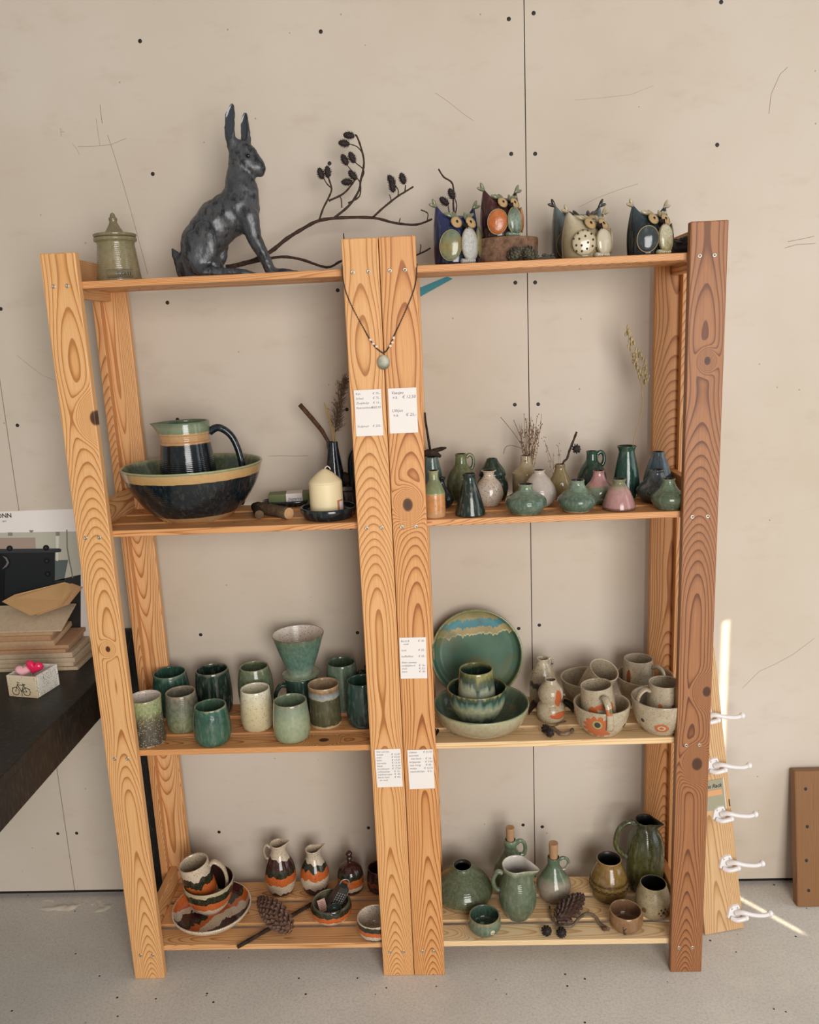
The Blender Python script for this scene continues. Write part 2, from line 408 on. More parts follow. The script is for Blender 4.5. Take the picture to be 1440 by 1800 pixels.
# ================================================================== the two shelving units
W, PW, GAP = 0.6872, 0.0738, 0.0012
HP = 1.71; ZS = [1.6540, 1.1260, 0.6006, 0.0760]; T = 0.0145
Z1, Z2, Z3, Z4 = ZS
POSTMAT = {
 'L0': pine('pine_post_a', '#e6b47c', '#dca468', '#a86b35', [(0.030, 1.375, 0.013), (-0.006, 0.86, 0.006)], arch=0.05),
 'L1': pine('pine_post_b', '#e2ae76', '#d79e62', '#a4662f', [], arch=0.055),
 'R0': pine('pine_post_c', '#dca46a', '#cc8c52', '#92511f', [(-0.010, 1.165, 0.012)], arch=0.045, freq=360),
 'R1': pine('pine_post_d', '#a57048', '#95603a', '#5e331a', [(0.008, 1.44, 0.007), (0.014, 0.545, 0.013), (0.030, 0.72, 0.010)], arch=0.05)}
M_STEEL = plain('zinc_screw', '#b9b2a2', 0.35, metal=0.8); M_SLOT = plain('screw_slot', '#3a332b', 0.6)
def screw_geo():
    g = Geo(); V, F, n = [], [], 14
    for r, y in ((0.0045, 0.0), (0.0040, -0.0007), (0.0017, -0.0007), (0.0014, 0.0006)):
        for k in range(n): V.append((r * math.cos(2 * PI * k / n), y, r * math.sin(2 * PI * k / n)))
    for i in range(3):
        for k in range(n): g_ = (i * n + k, i * n + (k + 1) % n, (i + 1) * n + (k + 1) % n, (i + 1) * n + k); F.append(g_)
    F.append(tuple(range(3 * n, 4 * n)))
    return V, F, [0] * (2 * n) + [1] * (n + 1)
SCREW = None
def screw(parent, x, z):
    global SCREW
    if SCREW is None:
        V, F, M = screw_geo(); SCREW = mobj('screw', V, F, [M_STEEL, M_SLOT], parent, midx=M); o = SCREW
    else: o = link(SCREW.copy(), parent)
    o.location = (x, -0.0002, z); o.rotation_euler = (0, random.uniform(0, 3), 0)
def unit(key, ox, label, mats):
    u = thing('shelving_unit', label, 'shelf', (ox, 0, 0), 0, 'open pine shelving units')
    for s in (0, 1):
        a, b_ = (0, PW) if s == 0 else (W - PW, W)
        m = POSTMAT[key + str(s)]
        board('front_post', (a, 0, 0), (b_, 0.020, HP), 'z', m, u, 0.0022, (random.uniform(-0.012, 0.012), 0.012, 0.0) if not s else (0.004, 0.010, 0.0))
        ra, rb = (0, 0.018) if s == 0 else (W - 0.018, W)
        board('post_return', (ra, 0.0205, 0), (rb, 0.045, HP), 'z', PINE[0], u, 0.0015)
        board('rear_post', (a, 0.2575, 0), (b_, 0.2760, HP - 0.045), 'z', PINE[1] if s else PINE[0], u, 0.0022)
        board('post_return', (ra, 0.236, 0), (rb, 0.257, HP - 0.045), 'z', PINE[1], u, 0.0015)
        for zs in ZS:
            a2, b2 = (0.019, 0.038) if s == 0 else (W - 0.038, W - 0.019)
            board('side_rail', (a2, 0.0208, zs - 0.030), (b2, 0.2570, zs + 0.052), 'y', PINE[mats[1]], u, 0.002)
            for sx in (0.020, 0.050): screw(u, a + sx + random.uniform(-.002, .002), zs - 0.009)
    for i, zs in enumerate(ZS):
        spans = ((0.0207, 0.0790, 0.0385), (0.0950, 0.1720, 0.0385), (0.1880, 0.2566, 0.0385))
        for j, (y0, y1, xi) in enumerate(spans):
            m = PINE[mats[2 + i]] if not (key == 'R' and i == 3 and j == 0) else KNOTPALE
            if key == 'L' and i == 2 and j == 0: m = KNOTL3
            board('slat', (xi, y0, zs - (T if j == 0 else 0.0095)), (W - xi, y1, zs), 'x', m, u, 0.002, (0.0, 0.012, 0.0) if m in (KNOTPALE, KNOTL3) else None)
    return u
KNOTPALE = pine('pine_new', '#efd6ac', '#e8c898', '#cda06a', [(0.006, 0.155, 0.009)], arch=0.03, freq=300)
KNOTL3 = pine('pine_knot_slat', '#dca46c', '#d09055', '#a0602e', [(0.000, 0.50, 0.010)], arch=0.035)
unit('L', 0.0, 'open pine shelving unit holding the hare sculpture and the green cups', (0, 0, 1, 1, 1, 0))
unit('R', W + GAP, 'open pine shelving unit holding the owls and the small vases', (1, 1, 1, 1, 3, 3))

# ================================================================== glazes
G = lambda n, *st, **k: glaze(n, list(st), **k)
BLACKBLUE = G('glaze_black_blue', (0, '#0e1518'), (0.6, '#10191f'), (1, '#16222a'), mottle=0.2, rough=0.07, bump=0.15)
TEAL = G('glaze_teal', (0, '#17483f'), (0.5, '#1f5a4d'), (0.9, '#1d5347'), (1, '#5c8070'), drip=0.06, mottle=0.4)
TEALIN = G('glaze_teal_inside', (0, '#1c4a40'), (1, '#27604f'), mottle=0.3)
DKGREEN = G('glaze_dark_green', (0, '#13241f'), (0.7, '#16302a'), (0.94, '#1b3a30'), (1, '#6a6a58'), drip=0.05, mottle=0.4)
GREEN = G('glaze_green', (0, '#235643'), (0.25, '#2c6650'), (0.8, '#245a4b'), (0.96, '#2a6c58'), (1, '#8a9070'), drip=0.08, mottle=0.35)
SAGE = G('glaze_sage', (0, '#6d7d58'), (0.6, '#728462'), (0.95, '#5f7455'), (1, '#8c8c6a'), drip=0.05, mottle=0.35, speck=0.1)
LTGREEN = G('glaze_light_green', (0, '#84926f'), (0.55, '#92a282'), (0.88, '#7a917b'), (1, '#8a8468'), drip=0.10, mottle=0.35, mcol='#55705a')
GREYGREEN = G('glaze_grey_green', (0, '#727c58'), (0.3, '#7d8762'), (0.65, '#6f7c68'), (0.9, '#7c7565'), (1, '#9a8c74'), drip=0.05, mottle=0.45, rings=0.3)
CREAM = G('glaze_cream', (0, '#c4b592'), (0.5, '#cdbf98'), (0.9, '#d6cfb4'), (1, '#e0dac6'), mottle=0.25, mcol='#9a8556', speck=0.1)
STONE = G('stoneware_cream', (0, '#a3937a'), (0.5, '#b5a78e'), (1, '#c2b69e'), mottle=0.22, mcol='#7a6a52', speck=0.35, speckcol='#5a4632', rough=0.22)
STONEIN = G('stoneware_inside', (0, '#8f8069'), (1, '#b3a48a'), mottle=0.2, mcol='#6e5f49', speck=0.3, speckcol='#5a4632', rings=0.5, rough=0.25)
WHITEIN = G('glaze_white_inside', (0, '#b8aa9a'), (1, '#dcd2c6'), mottle=0.15, mcol='#8f8070', speck=0.3, speckcol='#6a4a38', rings=0.5, rough=0.2)
CELADON = G('glaze_celadon', (0, '#6f8064'), (0.12, '#66805f'), (0.6, '#5f7b60'), (1, '#6d8c70'), mottle=0.3, speck=0.15, rings=0.25)
SQUAT = G('glaze_squat_green', (0, '#9a8a6c'), (0.05, '#4f6b59'), (0.45, '#4a6b5a'), (0.75, '#6b8a79'), (1, '#7d8f76'), noise=0.12, mottle=0.45, rings=0.4)
SQUAT2 = G('glaze_squat_moss', (0, '#4a5842'), (0.5, '#52664e'), (0.8, '#5f7a62'), (1, '#6d8068'), noise=0.1, mottle=0.4, rings=0.4)
BARECLAY = G('bare_clay', (0, '#b48a5e'), (1, '#c09a6c'), mottle=0.12, mcol='#8a6640', rough=0.5)
UNGL = plain('unglazed_clay', '#bfa27c', 0.6, 0.1)

# profiles (radius, height), foot to rim
P_CUP = [(0.74, 0), (0.86, 0.03), (0.97, 0.16), (1.0, 0.36), (0.97, 0.62), (0.88, 0.88), (0.84, 1.0)]
P_CUP2 = [(0.76, 0), (0.9, 0.04), (0.99, 0.2), (1.0, 0.45), (0.95, 0.75), (0.89, 1.0)]
P_BAR = [(0.74, 0), (0.84, 0.03), (0.96, 0.25), (1.0, 0.5), (0.94, 0.78), (0.80, 1.0)]
P_CYL = [(0.96, 0), (1.0, 0.03), (0.98, 0.3), (0.97, 0.7), (0.985, 1.0)]
P_CYLF = [(0.97, 0), (1.0, 0.04), (0.95, 0.3), (0.93, 0.7), (0.965, 1.0)]
P_BOWL = [(0.46, 0), (0.5, 0.04), (0.72, 0.22), (0.9, 0.52), (0.98, 0.82), (1.0, 1.0)]
P_DEEP = [(0.52, 0), (0.60, 0.04), (0.82, 0.3), (0.94, 0.62), (1.0, 1.0)]
P_SQUAT = [(0.66, 0), (0.72, 0.04), (0.95, 0.25), (1.0, 0.42), (0.9, 0.56), (0.6, 0.70), (0.38, 0.80), (0.33, 0.9), (0.37, 1.0)]
P_SQUATH = [(0.62, 0), (0.70, 0.04), (0.96, 0.26), (0.99, 0.42), (0.80, 0.56), (0.54, 0.70), (0.40, 0.84), (0.36, 0.93), (0.38, 1.0)]
P_DROP = [(0.55, 0), (0.68, 0.03), (0.95, 0.2), (1.0, 0.36), (0.88, 0.56), (0.58, 0.78), (0.36, 0.9), (0.33, 0.96), (0.37, 1.0)]
P_JUGV = [(0.72, 0), (0.84, 0.04), (1.0, 0.25), (0.98, 0.46), (0.78, 0.64), (0.45, 0.78), (0.38, 0.86), (0.37, 0.97), (0.41, 1.0)]
P_CONE = [(0.92, 0), (1.0, 0.03), (0.95, 0.12), (0.72, 0.46), (0.48, 0.76), (0.38, 0.90), (0.40, 0.95), (0.46, 1.0)]
NK = 'small vases on the second shelf'
ring_h = lambda a=0.0, r=1.0: (a, [(0.36, 0.93), (0.58, 0.985), (0.80, 0.93), (0.84, 0.80), (0.70, 0.69), (0.55, 0.70)], 0.0042 * r)

# ---------------- second shelf, left unit
bowl = pot('mixing_bowl', 'large wide bowl with black outside and green inside, jug standing in it', 'bowl', Z2, 217, 459, 800, 918,
    [(0.50, 0), (0.53, 0.02), (0.72, 0.26), (0.88, 0.58), (0.955, 0.82), (0.985, 0.95), (1.0, 1.0)],
    G('glaze_bowl', (0, '#b79468'), (0.115, '#a98558'), (0.118, '#10181c'), (0.80, '#131c22'), (0.803, '#b8925f'), (0.955, '#bd9a68'), (0.96, '#6f8568'), (1, '#a9a87c'), noise=0.012, mottle=0.12, rings=0.3),
    G('glaze_bowl_in', (0, '#2c4634'), (0.6, '#34543f'), (0.9, '#4a6a52'), (1, '#a0a67c'), mottle=0.4), th=0.006, segs=64)
bc, bR, bH = ATLAS[bowl['label']]
j0 = bc.z + 0.0110
jc = at_y(331, 800, bc.y); jh = solve_top(Vector((jc.x, jc.y, j0)), 0.052, 738, j0); jr = 54 * depth((jc.x, jc.y, j0 + .05)) / FPX
pot('tall_jug', 'tall black jug with green rim and clay band standing in the wide bowl', 'jug', j0, 0, 0, 0, 0,
    [(0.95, 0), (1.0, 0.03), (0.95, 0.25), (0.84, 0.62), (0.78, 0.79), (0.775, 0.80), (0.80, 0.87), (0.815, 0.885), (0.80, 1.0)],
    G('glaze_jug', (0, '#0e1518'), (0.765, '#121b22'), (0.768, '#b98d60'), (0.885, '#c39a6c'), (0.888, '#6d8466'), (0.94, '#7f9074'), (1, '#5c7a60'), noise=0.008, mottle=0.12, rings=0.4),
    G('glaze_jug_in', (0, '#33503f'), (1, '#5f7d63'), mottle=0.4), xyr=(jc.x - 0.002, jc.y - 0.004, jr), H=jh, th=0.005, spout=(PI * 1.0, 0.30, -0.01, 0.86),
    handles=[(0.12, [(0.78, 0.88), (1.1, 0.92), (1.5, 0.80), (1.72, 0.52), (1.70, 0.20), (1.55, 0.06)], 0.0075, 1.2)], hmat=BLACKBLUE)
g = Geo()
lp = at_z(238, 893, Z2) + Vector((0.01, 0.035, 0))
for i in range(160):
    a, rr = random.uniform(0, 2 * PI), random.uniform(0, 0.026); q = 1 - (rr / 0.03) ** 2
    g.ell((rr * math.cos(a), rr * math.sin(a), 0.004 + random.uniform(0, 0.026) * q), [random.uniform(0.003, 0.006)] * 3, 0, 6, 4)
tag(g.obj('lava_rock', plain('dark_lava', '#1b1a19', 0.35, 0.2, 200), None, (lp.x, lp.y, Z2), False), 'dark glittering clump of rough stone in the corner behind the wide bowl', 'stone')

# soap box on its dark dish
dc = at_z(500, 893, Z2) + Vector((0.0, 0.030, 0))
M_DISH = BLACKBLUE
def rrect_dish(name, label, cx, cy, z0, lx, ly, h, rz):
    n = 40; V, F = [], []
    prof = [(0.80, 0.0), (0.86, 0.0), (0.97, 0.55), (1.0, 1.0), (0.96, 1.0), (0.90, 0.5), (0.82, 0.28)]
    V.append((0, 0, 0))
    for r, z in prof:
        for k in range(n):
            a = 2 * PI * k / n; c_, s_ = math.cos(a), math.sin(a); e = 0.5
            V.append((lx * r * math.copysign(abs(c_) ** e, c_), ly * r * math.copysign(abs(s_) ** e, s_), z * h))
    for k in range(n): F.append((0, 1 + (k + 1) % n, 1 + k))
    for i in range(len(prof) - 1):
        for k in range(n): a, b_ = 1 + i * n + k, 1 + i * n + (k + 1) % n; F.append((a, b_, b_ + n, a + n))
    F.append(tuple(1 + (len(prof) - 1) * n + k for k in range(n)))
    o = mobj(name, V, F, M_DISH, None, (cx, cy, z0)); o.rotation_euler = (0, 0, rz); return tag(o, label, 'dish')
rrect_dish('soap_dish', 'shallow black soap dish under the green soap box', dc.x, dc.y + 0.004, Z2, 0.058, 0.030, 0.014, 0.10)
sb = thing('soap_box', 'small green soap carton with white paper band lying on a black dish', 'box', (dc.x + 0.006, dc.y + 0.004, Z2 + 0.0045), 0.12)
box('carton', (-0.047, -0.022, 0), (0.050, 0.022, 0.027), plain('green_card', '#66713f', 0.5, 0.05), sb, 0.001)
M_PAPER = plain('white_paper', '#e9e2dc', 0.8); M_INK = plain('grey_ink', '#4b4752', 0.9)
bandm = box('paper_band', (-0.005, -0.0232, 0.001), (0.034, 0.0228, 0.0276), M_PAPER, sb, 0.0004)
text('bigami', 0.0125, M_INK, bandm, Matrix.Translation((-0.001, -0.0234, 0.0105)) @ WALLF, shear=0.3, name='lettering')
# short logs
def bark(name, col='#4a3a2c', col2='#6e5a44', scale=60):
    b = NB(name); o = b.n('ShaderNodeTexCoord')['Object']; n = b.noise(o, scale, 5, 0.7)
    b.bump(n, 0.5, 0.004); return b.out(b.ramp(n, [(0.35, col), (0.65, col2)]), 0.85, 0.2)
BARK = bark('bark'); BARKD = bark('bark_dark', '#241a14', '#43352a'); BARKG = bark('bark_grey', '#54473a', '#8a7862')
CUT = G('cut_wood', (0, '#c09468'), (1, '#cfa678'), mottle=0.3, mcol='#8a5c36', rough=0.7, bump=0.1)
def log(name, label, p, q, r, cat='log', mat=None, bend=0.0, cut=None, group=None, taper=1.0, segs=14, nn=9, bumpy=0.12):
    p, q = Vector(p), Vector(q); c = (p + q) / 2; pts, R = [], []
    for i in range(nn):
        t = i / (nn - 1); k = p.lerp(q, t) - c; k.z += bend * math.sin(PI * t); pts.append(k)
        R.append(r * (1 + (taper - 1) * t) * (1 + bumpy * mnoise.noise(Vector((i * 1.3, r * 900, c.x * 50)))))
    V, F = tube_geo(pts, R, segs); o = mobj(name, V, F, [mat or BARK, cut or CUT], None, c, True, [0] * (len(F) - 2) + [1, 1])
    for f in o.data.polygons[-2:]: f.use_smooth = False
    return tag(o, label, cat, group)
a = at_z(452, 903, Z2); b_ = at_z(508, 914, Z2)
log('short_log', 'short bark-covered log with a pale sawn end before the soap box', (a.x, a.y + 0.012, Z2 + 0.0135), (b_.x, b_.y + 0.006, Z2 + 0.0135), 0.0135, mat=BARK, cut=CUT)
a = at_z(446, 905, Z2); b_ = at_z(468, 912, Z2)
log('bark_stub', 'small dark stub of bark lying across the end of the short log', (a.x - 0.003, a.y + 0.034, Z2 + 0.0125), (b_.x - 0.014, b_.y - 0.003, Z2 + 0.0105), 0.010, mat=BARKD, cut=BARK)
# candle dish and candle
cdsh = pot('candle_dish', 'round glossy black dish carrying the cream pillar candle', 'dish', Z2, 528, 628, 878, 917, [(0.78, 0), (0.86, 0.05), (0.96, 0.5), (1.0, 0.78), (0.99, 1.0)], BLACKBLUE, th=0.006, H=0.024)
cc, cR, cH = ATLAS[cdsh['label']]
M_WAX = NB('candle_wax').out(hexc('#ead9ae'), 0.45, 0.4); 
ca = thing('pillar_candle', 'thick cream pillar candle with white wick on a black dish', 'candle', (cc.x - 0.004, cc.y, Z2 + 0.0100))
ch = solve_top(Vector((cc.x, cc.y, Z2 + .01)), 0.0, 824, Z2 + 0.010); cr = 29 * depth(cc) / FPX
V, F, M = lathe_geo([(cr * 0.98, 0), (cr, 0.003), (cr, ch * 0.62), (cr * 0.99, ch * 0.70), (cr * 0.9, ch * 0.76), (cr * 0.45, ch * 0.92), (cr * 0.1, ch)], 40, inner=False)
mobj('wax', V, F, M_WAX, ca)
Geo().tube([(0, 0, ch * 0.97), (0.002, 0, ch * 1.03), (0.007, 0, ch * 1.06), (0.012, 0, ch * 1.02), (0.013, 0, ch * 0.98)], 0.0011, 6).obj('wick', M_PAPER, ca)
g = Geo(); n = 8
V = [((cr + 0.0006) * math.cos(a), (cr + 0.0006) * math.sin(a), z) for z in (0.006, 0.032) for a in [-0.75 + 0.55 * k / n for k in range(n + 1)]]
lb = mobj('paper_label', V, [(k, k + 1, k + n + 2, k + n + 1) for k in range(n)], plain('label_orange', '#c07a50', 0.6), ca)
V = [((cr + 0.0010) * math.cos(a), (cr + 0.0010) * math.sin(a), z) for z in (0.009, 0.029) for a in [-0.60 + 0.36 * k / n for k in range(n + 1)]]
mobj('label_print', V, [(k, k + 1, k + n + 2, k + n + 1) for k in range(n)], plain('label_pink', '#e3cfd0', 0.6), lb)
# dark vases behind the candle
v1 = pot('bottle_vase', 'slim black conical vase with dried reed and a stick behind the candle', 'vase', Z2, 569, 614, 776, 872, [(0.9, 0), (1.0, 0.04), (0.86, 0.3), (0.6, 0.66), (0.42, 0.9), (0.40, 1.0)], BLACKBLUE)
pot('bottle_vase', 'black shouldered bottle vase hidden behind the middle posts', 'vase', Z2, 612, 656, 762, 870, [(0.85, 0), (0.95, 0.04), (1.0, 0.4), (0.95, 0.66), (0.7, 0.78), (0.32, 0.86), (0.26, 1.0)], BLACKBLUE)
def rough_lump(name, label, c, r, mat, cat, seed=0, rot=(0, 0, 0), amp=0.35, sub=3):
    bm = bmesh.new(); bmesh.ops.create_icosphere(bm, subdivisions=sub, radius=1.0)
    for v in bm.verts:
        d = 1 + amp * mnoise.noise(v.co * 1.7 + Vector((seed, 0, 0))) + amp * 0.5 * mnoise.noise(v.co * 5 + Vector((0, seed, 0)))
        v.co = Vector((v.co.x * r[0] * d, v.co.y * r[1] * d, max(v.co.z * r[2] * d, -r[2] * 0.9)))
    o = bobj(name, bm, mat, None, c, True); o.rotation_euler = rot; return tag(o, label, cat)
bxp = at_z(612, 897, Z2)
kb = thing('woven_box', 'dark brown woven lidded box behind the candle dish', 'box', (bxp.x + 0.008, bxp.y + 0.075, Z2))
WOVEN = G('woven_dark', (0, '#2c1a16'), (1, '#3a2420'), mottle=0.6, rough=0.5, bump=0.5)
box('body', (-0.026, -0.022, 0), (0.026, 0.022, 0.034), WOVEN, kb, 0.003)
box('lid', (-0.028, -0.024, 0.0345), (0.028, 0.024, 0.046), WOVEN, kb, 0.003)
for i in range(9): box('slat', (-0.026 + i * 0.0058, -0.0235, 0.002), (-0.0225 + i * 0.0058, -0.0221, 0.033), WOVEN, kb, 0.0005)
kx = bxp.x + 0.006
log('bark_branch', 'rough dark branch piece lying on top of the woven box', (kx - 0.035, bxp.y + 0.078, Z2 + 0.0625), (kx + 0.030, bxp.y + 0.070, Z2 + 0.0615), 0.0135, mat=BARKD, cut=BARKD, bumpy=0.5)

# dried plants
STRAW = plain('dry_straw', '#b89a66', 0.8, 0.2); STRAWD = plain('dry_reed', '#7d6450', 0.9, 0.2); STICK = bark('stick_bark', '#3a281e', '#6a4a36', 120)
def pt(px, py, Y): return at_y(px, py, Y)
def plume(name, path, Y, mat, n, spread, seedr, loc, parent_name=None):
    """reed plume along a pixel path: stem plus many seed fibres, one mesh"""
    g = Geo(); P = crom([tuple(pt(x, y, Y) - loc) for x, y in path], 6); L = len(P)
    g.tube(P, [0.0012 * (1 - 0.6 * i / L) for i in range(L)], 6)
    for i in range(n):
        t = random.uniform(0.35, 1.0); p = Vector(P[min(int(t * (L - 1)), L - 1)]); k = spread * (1.15 - t * 0.7)
        d = Vector((random.gauss(0.35, 0.5), random.gauss(0, 0.5), random.uniform(0.3, 1.0))).normalized() * random.uniform(0.4, 1) * k
        q = p + d; g.tube([p, p + d * 0.6 + Vector((0, 0, 0.001)), q], 0.00035, 3)
        for s in range(3):
            r = p + d * random.uniform(0.3, 1.0); g.ell(r, (seedr * 0.6, seedr * 0.6, seedr * 1.5), 0, 4, 3)
    return g
vc = ATLAS[v1['label']][0]
st = thing('dried_reed', 'feathery brown dried reed and straw stems standing in the slim black vase', 'dried plant', (vc.x, vc.y, Z2 + 0.004))
loc = st.location
plume('p', [(586, 862), (588, 776), (592, 735), (600, 690), (607, 668)], vc.y, STRAWD, 420, 0.040, 0.0011, loc).obj('plume', STRAWD, st)
g = Geo()
for path in ([(583, 860), (586, 775), (577, 735), (570, 708)], [(585, 860), (588, 776), (580, 740), (572, 712)], [(587, 858), (590, 778), (583, 740), (576, 718)]):
    g.tube(crom([tuple(pt(x, y, vc.y) - loc) for x, y in path], 4), 0.0012, 6)
g.obj('straw', STRAW, st)
g = Geo().tube([tuple(pt(x, y, vc.y + 0.004) - loc) for x, y in ((584, 860), (577, 776), (566, 757), (548, 735), (527, 711))], [0.003, 0.0042, 0.0052, 0.0056, 0.0054], 10); g.obj('thick_stick', STICK, st)

# ---------------- second shelf, right unit: the small vases
def vase(label, x0, x1, yt, yb, prof, mat, inner=None, name='vase', **k):
    return pot(name, label, 'vase', Z2, x0, x1, yt, yb, prof, mat, inner, group=NK, **k)
D_IN = plain('dark_inside', '#1a1a16', 0.4)
vase('stoneware bottle vase with green shoulder over an orange clay body', 745, 784, 826, 911,
     [(0.96, 0), (1.0, 0.02), (1.0, 0.25), (1.0, 0.50), (0.97, 0.55), (0.72, 0.70), (0.48, 0.82), (0.45, 0.95), (0.52, 1.0)],
     G('glaze_orange_green', (0, '#c69a70'), (0.2, '#c8894f'), (0.49, '#c48b58'), (0.51, '#a9a070'), (0.53, '#7f8a5c'), (0.8, '#77825a'), (1, '#9a9a70'), noise=0.02, mottle=0.25), D_IN)
bv = vase('tall blue-grey conical vase under a lump of driftwood', 740, 781, 802, 892, [(0.9, 0), (0.97, 0.05), (1.0, 0.3), (0.86, 0.62), (0.62, 0.92), (0.55, 1.0)], G('glaze_slate', (0, '#2e4446'), (0.6, '#3c565a'), (1, '#56706c'), drip=0.1, mottle=0.3), D_IN, Y=0.215)
vase('small glossy black bottle vase with flared neck squeezed behind the orange bottle', 757, 798, 838, 894, [(0.5, 0), (0.7, 0.04), (1.0, 0.22), (0.8, 0.45), (0.4, 0.68), (0.24, 0.84), (0.28, 0.94), (0.42, 1.0)], BLACKBLUE, D_IN)
vase('olive green jug vase with long neck and small ring handle', 786, 838, 797, 892, P_JUGV,
     G('glaze_olive', (0, '#a08a5c'), (0.06, '#4c5530'), (0.5, '#56603a'), (1, '#6d7848'), drip=0.08, mottle=0.4), D_IN, handles=[ring_h(0.1, 0.9)], Y=0.205)
vase('dark green-black conical vase with a flared rim', 800, 854, 831, 910, P_CONE, G('glaze_deep', (0, '#10201c'), (0.1, '#17302a'), (0.6, '#1c2c26'), (1, '#14322c'), drip=0.1, mottle=0.45), D_IN)
vase('cream speckled bulb vase with a flat flared rim', 835, 885, 825, 891, [(0.55, 0), (0.68, 0.03), (0.96, 0.24), (1.0, 0.4), (0.84, 0.62), (0.5, 0.78), (0.37, 0.88), (0.42, 0.96), (0.54, 1.0)],
     G('glaze_cream_speck', (0, '#b5a696'), (0.6, '#bfb0a0'), (1, '#c9b79c'), mottle=0.25, mcol='#8a7a6c', speck=0.35), D_IN)
vase('dark green double-bulged gourd vase behind the cream vase', 838, 894, 805, 884, [(0.7, 0), (0.85, 0.05), (1.0, 0.25), (0.96, 0.42), (0.8, 0.54), (0.86, 0.62), (0.74, 0.74), (0.45, 0.9), (0.32, 1.0)], G('glaze_deepgreen', (0, '#16312a'), (1, '#1d3d30'), mottle=0.3, drip=0.05), D_IN, Y=0.238)
gv = vase('beige shouldered bottle vase holding a bunch of dried grass', 901, 950, 800, 886, [(0.96, 0), (1.0, 0.03), (1.0, 0.3), (0.98, 0.58), (0.90, 0.63), (0.58, 0.74), (0.41, 0.86), (0.38, 1.0)],
     G('glaze_sand', (0, '#8f7f60'), (0.6, '#a39472'), (1, '#b8a888'), mottle=0.3, mcol='#6b5c3e'), D_IN, Y=0.228)
vase('pale grey-white teardrop vase with small neck', 918, 978, 825, 892, P_DROP, G('glaze_pale', (0, '#a39a90'), (0.4, '#b4aaa0'), (1, '#c2b6aa'), noise=0.15, mottle=0.3, mcol='#8a7e78', rings=0.3), D_IN)
vase('wide squat green vase in front of the pale teardrop vase', 888, 961, 849, 907, P_SQUAT, SQUAT, D_IN)
tv = vase('small beige-olive bulb vase holding a cone twig', 966, 1004, 815, 884, [(0.6, 0), (0.75, 0.04), (1.0, 0.28), (0.95, 0.5), (0.62, 0.75), (0.46, 0.88), (0.48, 1.0)], G('glaze_khaki', (0, '#8e7c54'), (0.5, '#a08e64'), (1, '#8d7c56'), mottle=0.35, mcol='#5c4c2c'), D_IN, Y=0.2)
vase('squat green vase with pale clay foot and tall neck', 980, 1049, 842, 903, P_SQUATH, G('glaze_sq2', (0, '#a58c6c'), (0.07, '#9a8468'), (0.075, '#3f6352'), (0.45, '#486b5b'), (0.75, '#6b8a79'), (1, '#6f8a74'), noise=0.03, mottle=0.45, rings=0.4), D_IN)
vase('pink-topped green bulb vase between the two squat green vases', 1026, 1079, 826, 888, P_SQUATH, G('glaze_pink_green', (0, '#5c7058'), (0.45, '#6d8068'), (0.55, '#8a8a72'), (0.60, '#b48480'), (0.9, '#b98a86'), (1, '#a8786e'), noise=0.06, mottle=0.25), D_IN)
vase('dark green jug vase with small ring handle behind the pink-topped vase', 1015, 1066, 792, 884, P_JUGV, G('glaze_bottle', (0, '#123024'), (0.6, '#174034'), (1, '#1f5442'), mottle=0.3, drip=0.06), D_IN, handles=[ring_h(0.05, 1.0)], Y=0.215)
vase('pink conical vase with green rim and brown foot', 1059, 1117, 840, 900, [(0.90, 0), (0.98, 0.03), (1.0, 0.10), (0.86, 0.36), (0.64, 0.64), (0.46, 0.80), (0.37, 0.88), (0.40, 0.95), (0.44, 1.0)],
     G('glaze_pink', (0, '#6a4c40'), (0.08, '#6a4c40'), (0.11, '#a87c78'), (0.6, '#b48a84'), (0.74, '#a08a76'), (0.80, '#7f8062'), (1, '#77785a'), noise=0.03, mottle=0.2), D_IN)
sv = vase('tall dark green flared vase holding one dried grass stalk', 1078, 1124, 782, 884, [(0.8, 0), (0.9, 0.03), (1.0, 0.18), (0.94, 0.4), (0.76, 0.68), (0.60, 0.88), (0.62, 0.94), (0.72, 1.0)], G('glaze_forest', (0, '#0f3830'), (0.5, '#134a3e'), (1, '#1a4f40'), drip=0.08, mottle=0.3), D_IN, Y=0.19)
vase('blue-grey teardrop vase against the rear post', 1131, 1181, 793, 884, [(0.7, 0), (0.85, 0.03), (1.0, 0.22), (0.96, 0.42), (0.72, 0.70), (0.46, 0.92), (0.43, 1.0)], G('glaze_blue', (0, '#3a4c58'), (0.5, '#4c6472'), (1, '#64767c'), mottle=0.3, speck=0.2), D_IN, Y=0.21)
vase('dark slate squat vase before the blue-grey vase', 1120, 1187, 824, 890, P_SQUATH, G('glaze_dkslate', (0, '#3a3c34'), (0.5, '#424a4c'), (1, '#566064'), mottle=0.35), D_IN, Y=0.129)
vase('squat moss green vase beside the right end post', 1145, 1205, 840, 898, P_SQUATH, SQUAT2, D_IN)
# driftwood and stick on the blue-grey vase
bvc, bvR, bvH = ATLAS[bv['label']]; dz = Z2 + bvH
g = Geo(); L = Vector((bvc.x, bvc.y, dz))
g.tube([tuple(pt(x, y, bvc.y - d) - L) for x, y, d in ((742, 800, 0.01), (752, 797, 0.016), (764, 797, 0.012), (774, 803, 0.0))], [0.006, 0.0085, 0.008, 0.004], 8)
g.tube([tuple(pt(x, y, bvc.y) - L) for x, y in ((752, 797), (764, 793), (776, 790), (785, 788))], [0.004, 0.0055, 0.005, 0.002], 8)
g.tube([tuple(pt(x, y, bvc.y + 0.004) - L) for x, y in ((757, 797), (752, 765), (748, 740), (747, 726))], [0.0030, 0.0028, 0.0026, 0.0022], 8)
lowz = min(v.z for v in g.V)
tag(g.obj('driftwood', BARKD, None, (L.x, L.y, L.z - lowz * 0.4)), 'dark driftwood lump with an upright stick resting on a blue-grey vase', 'driftwood')
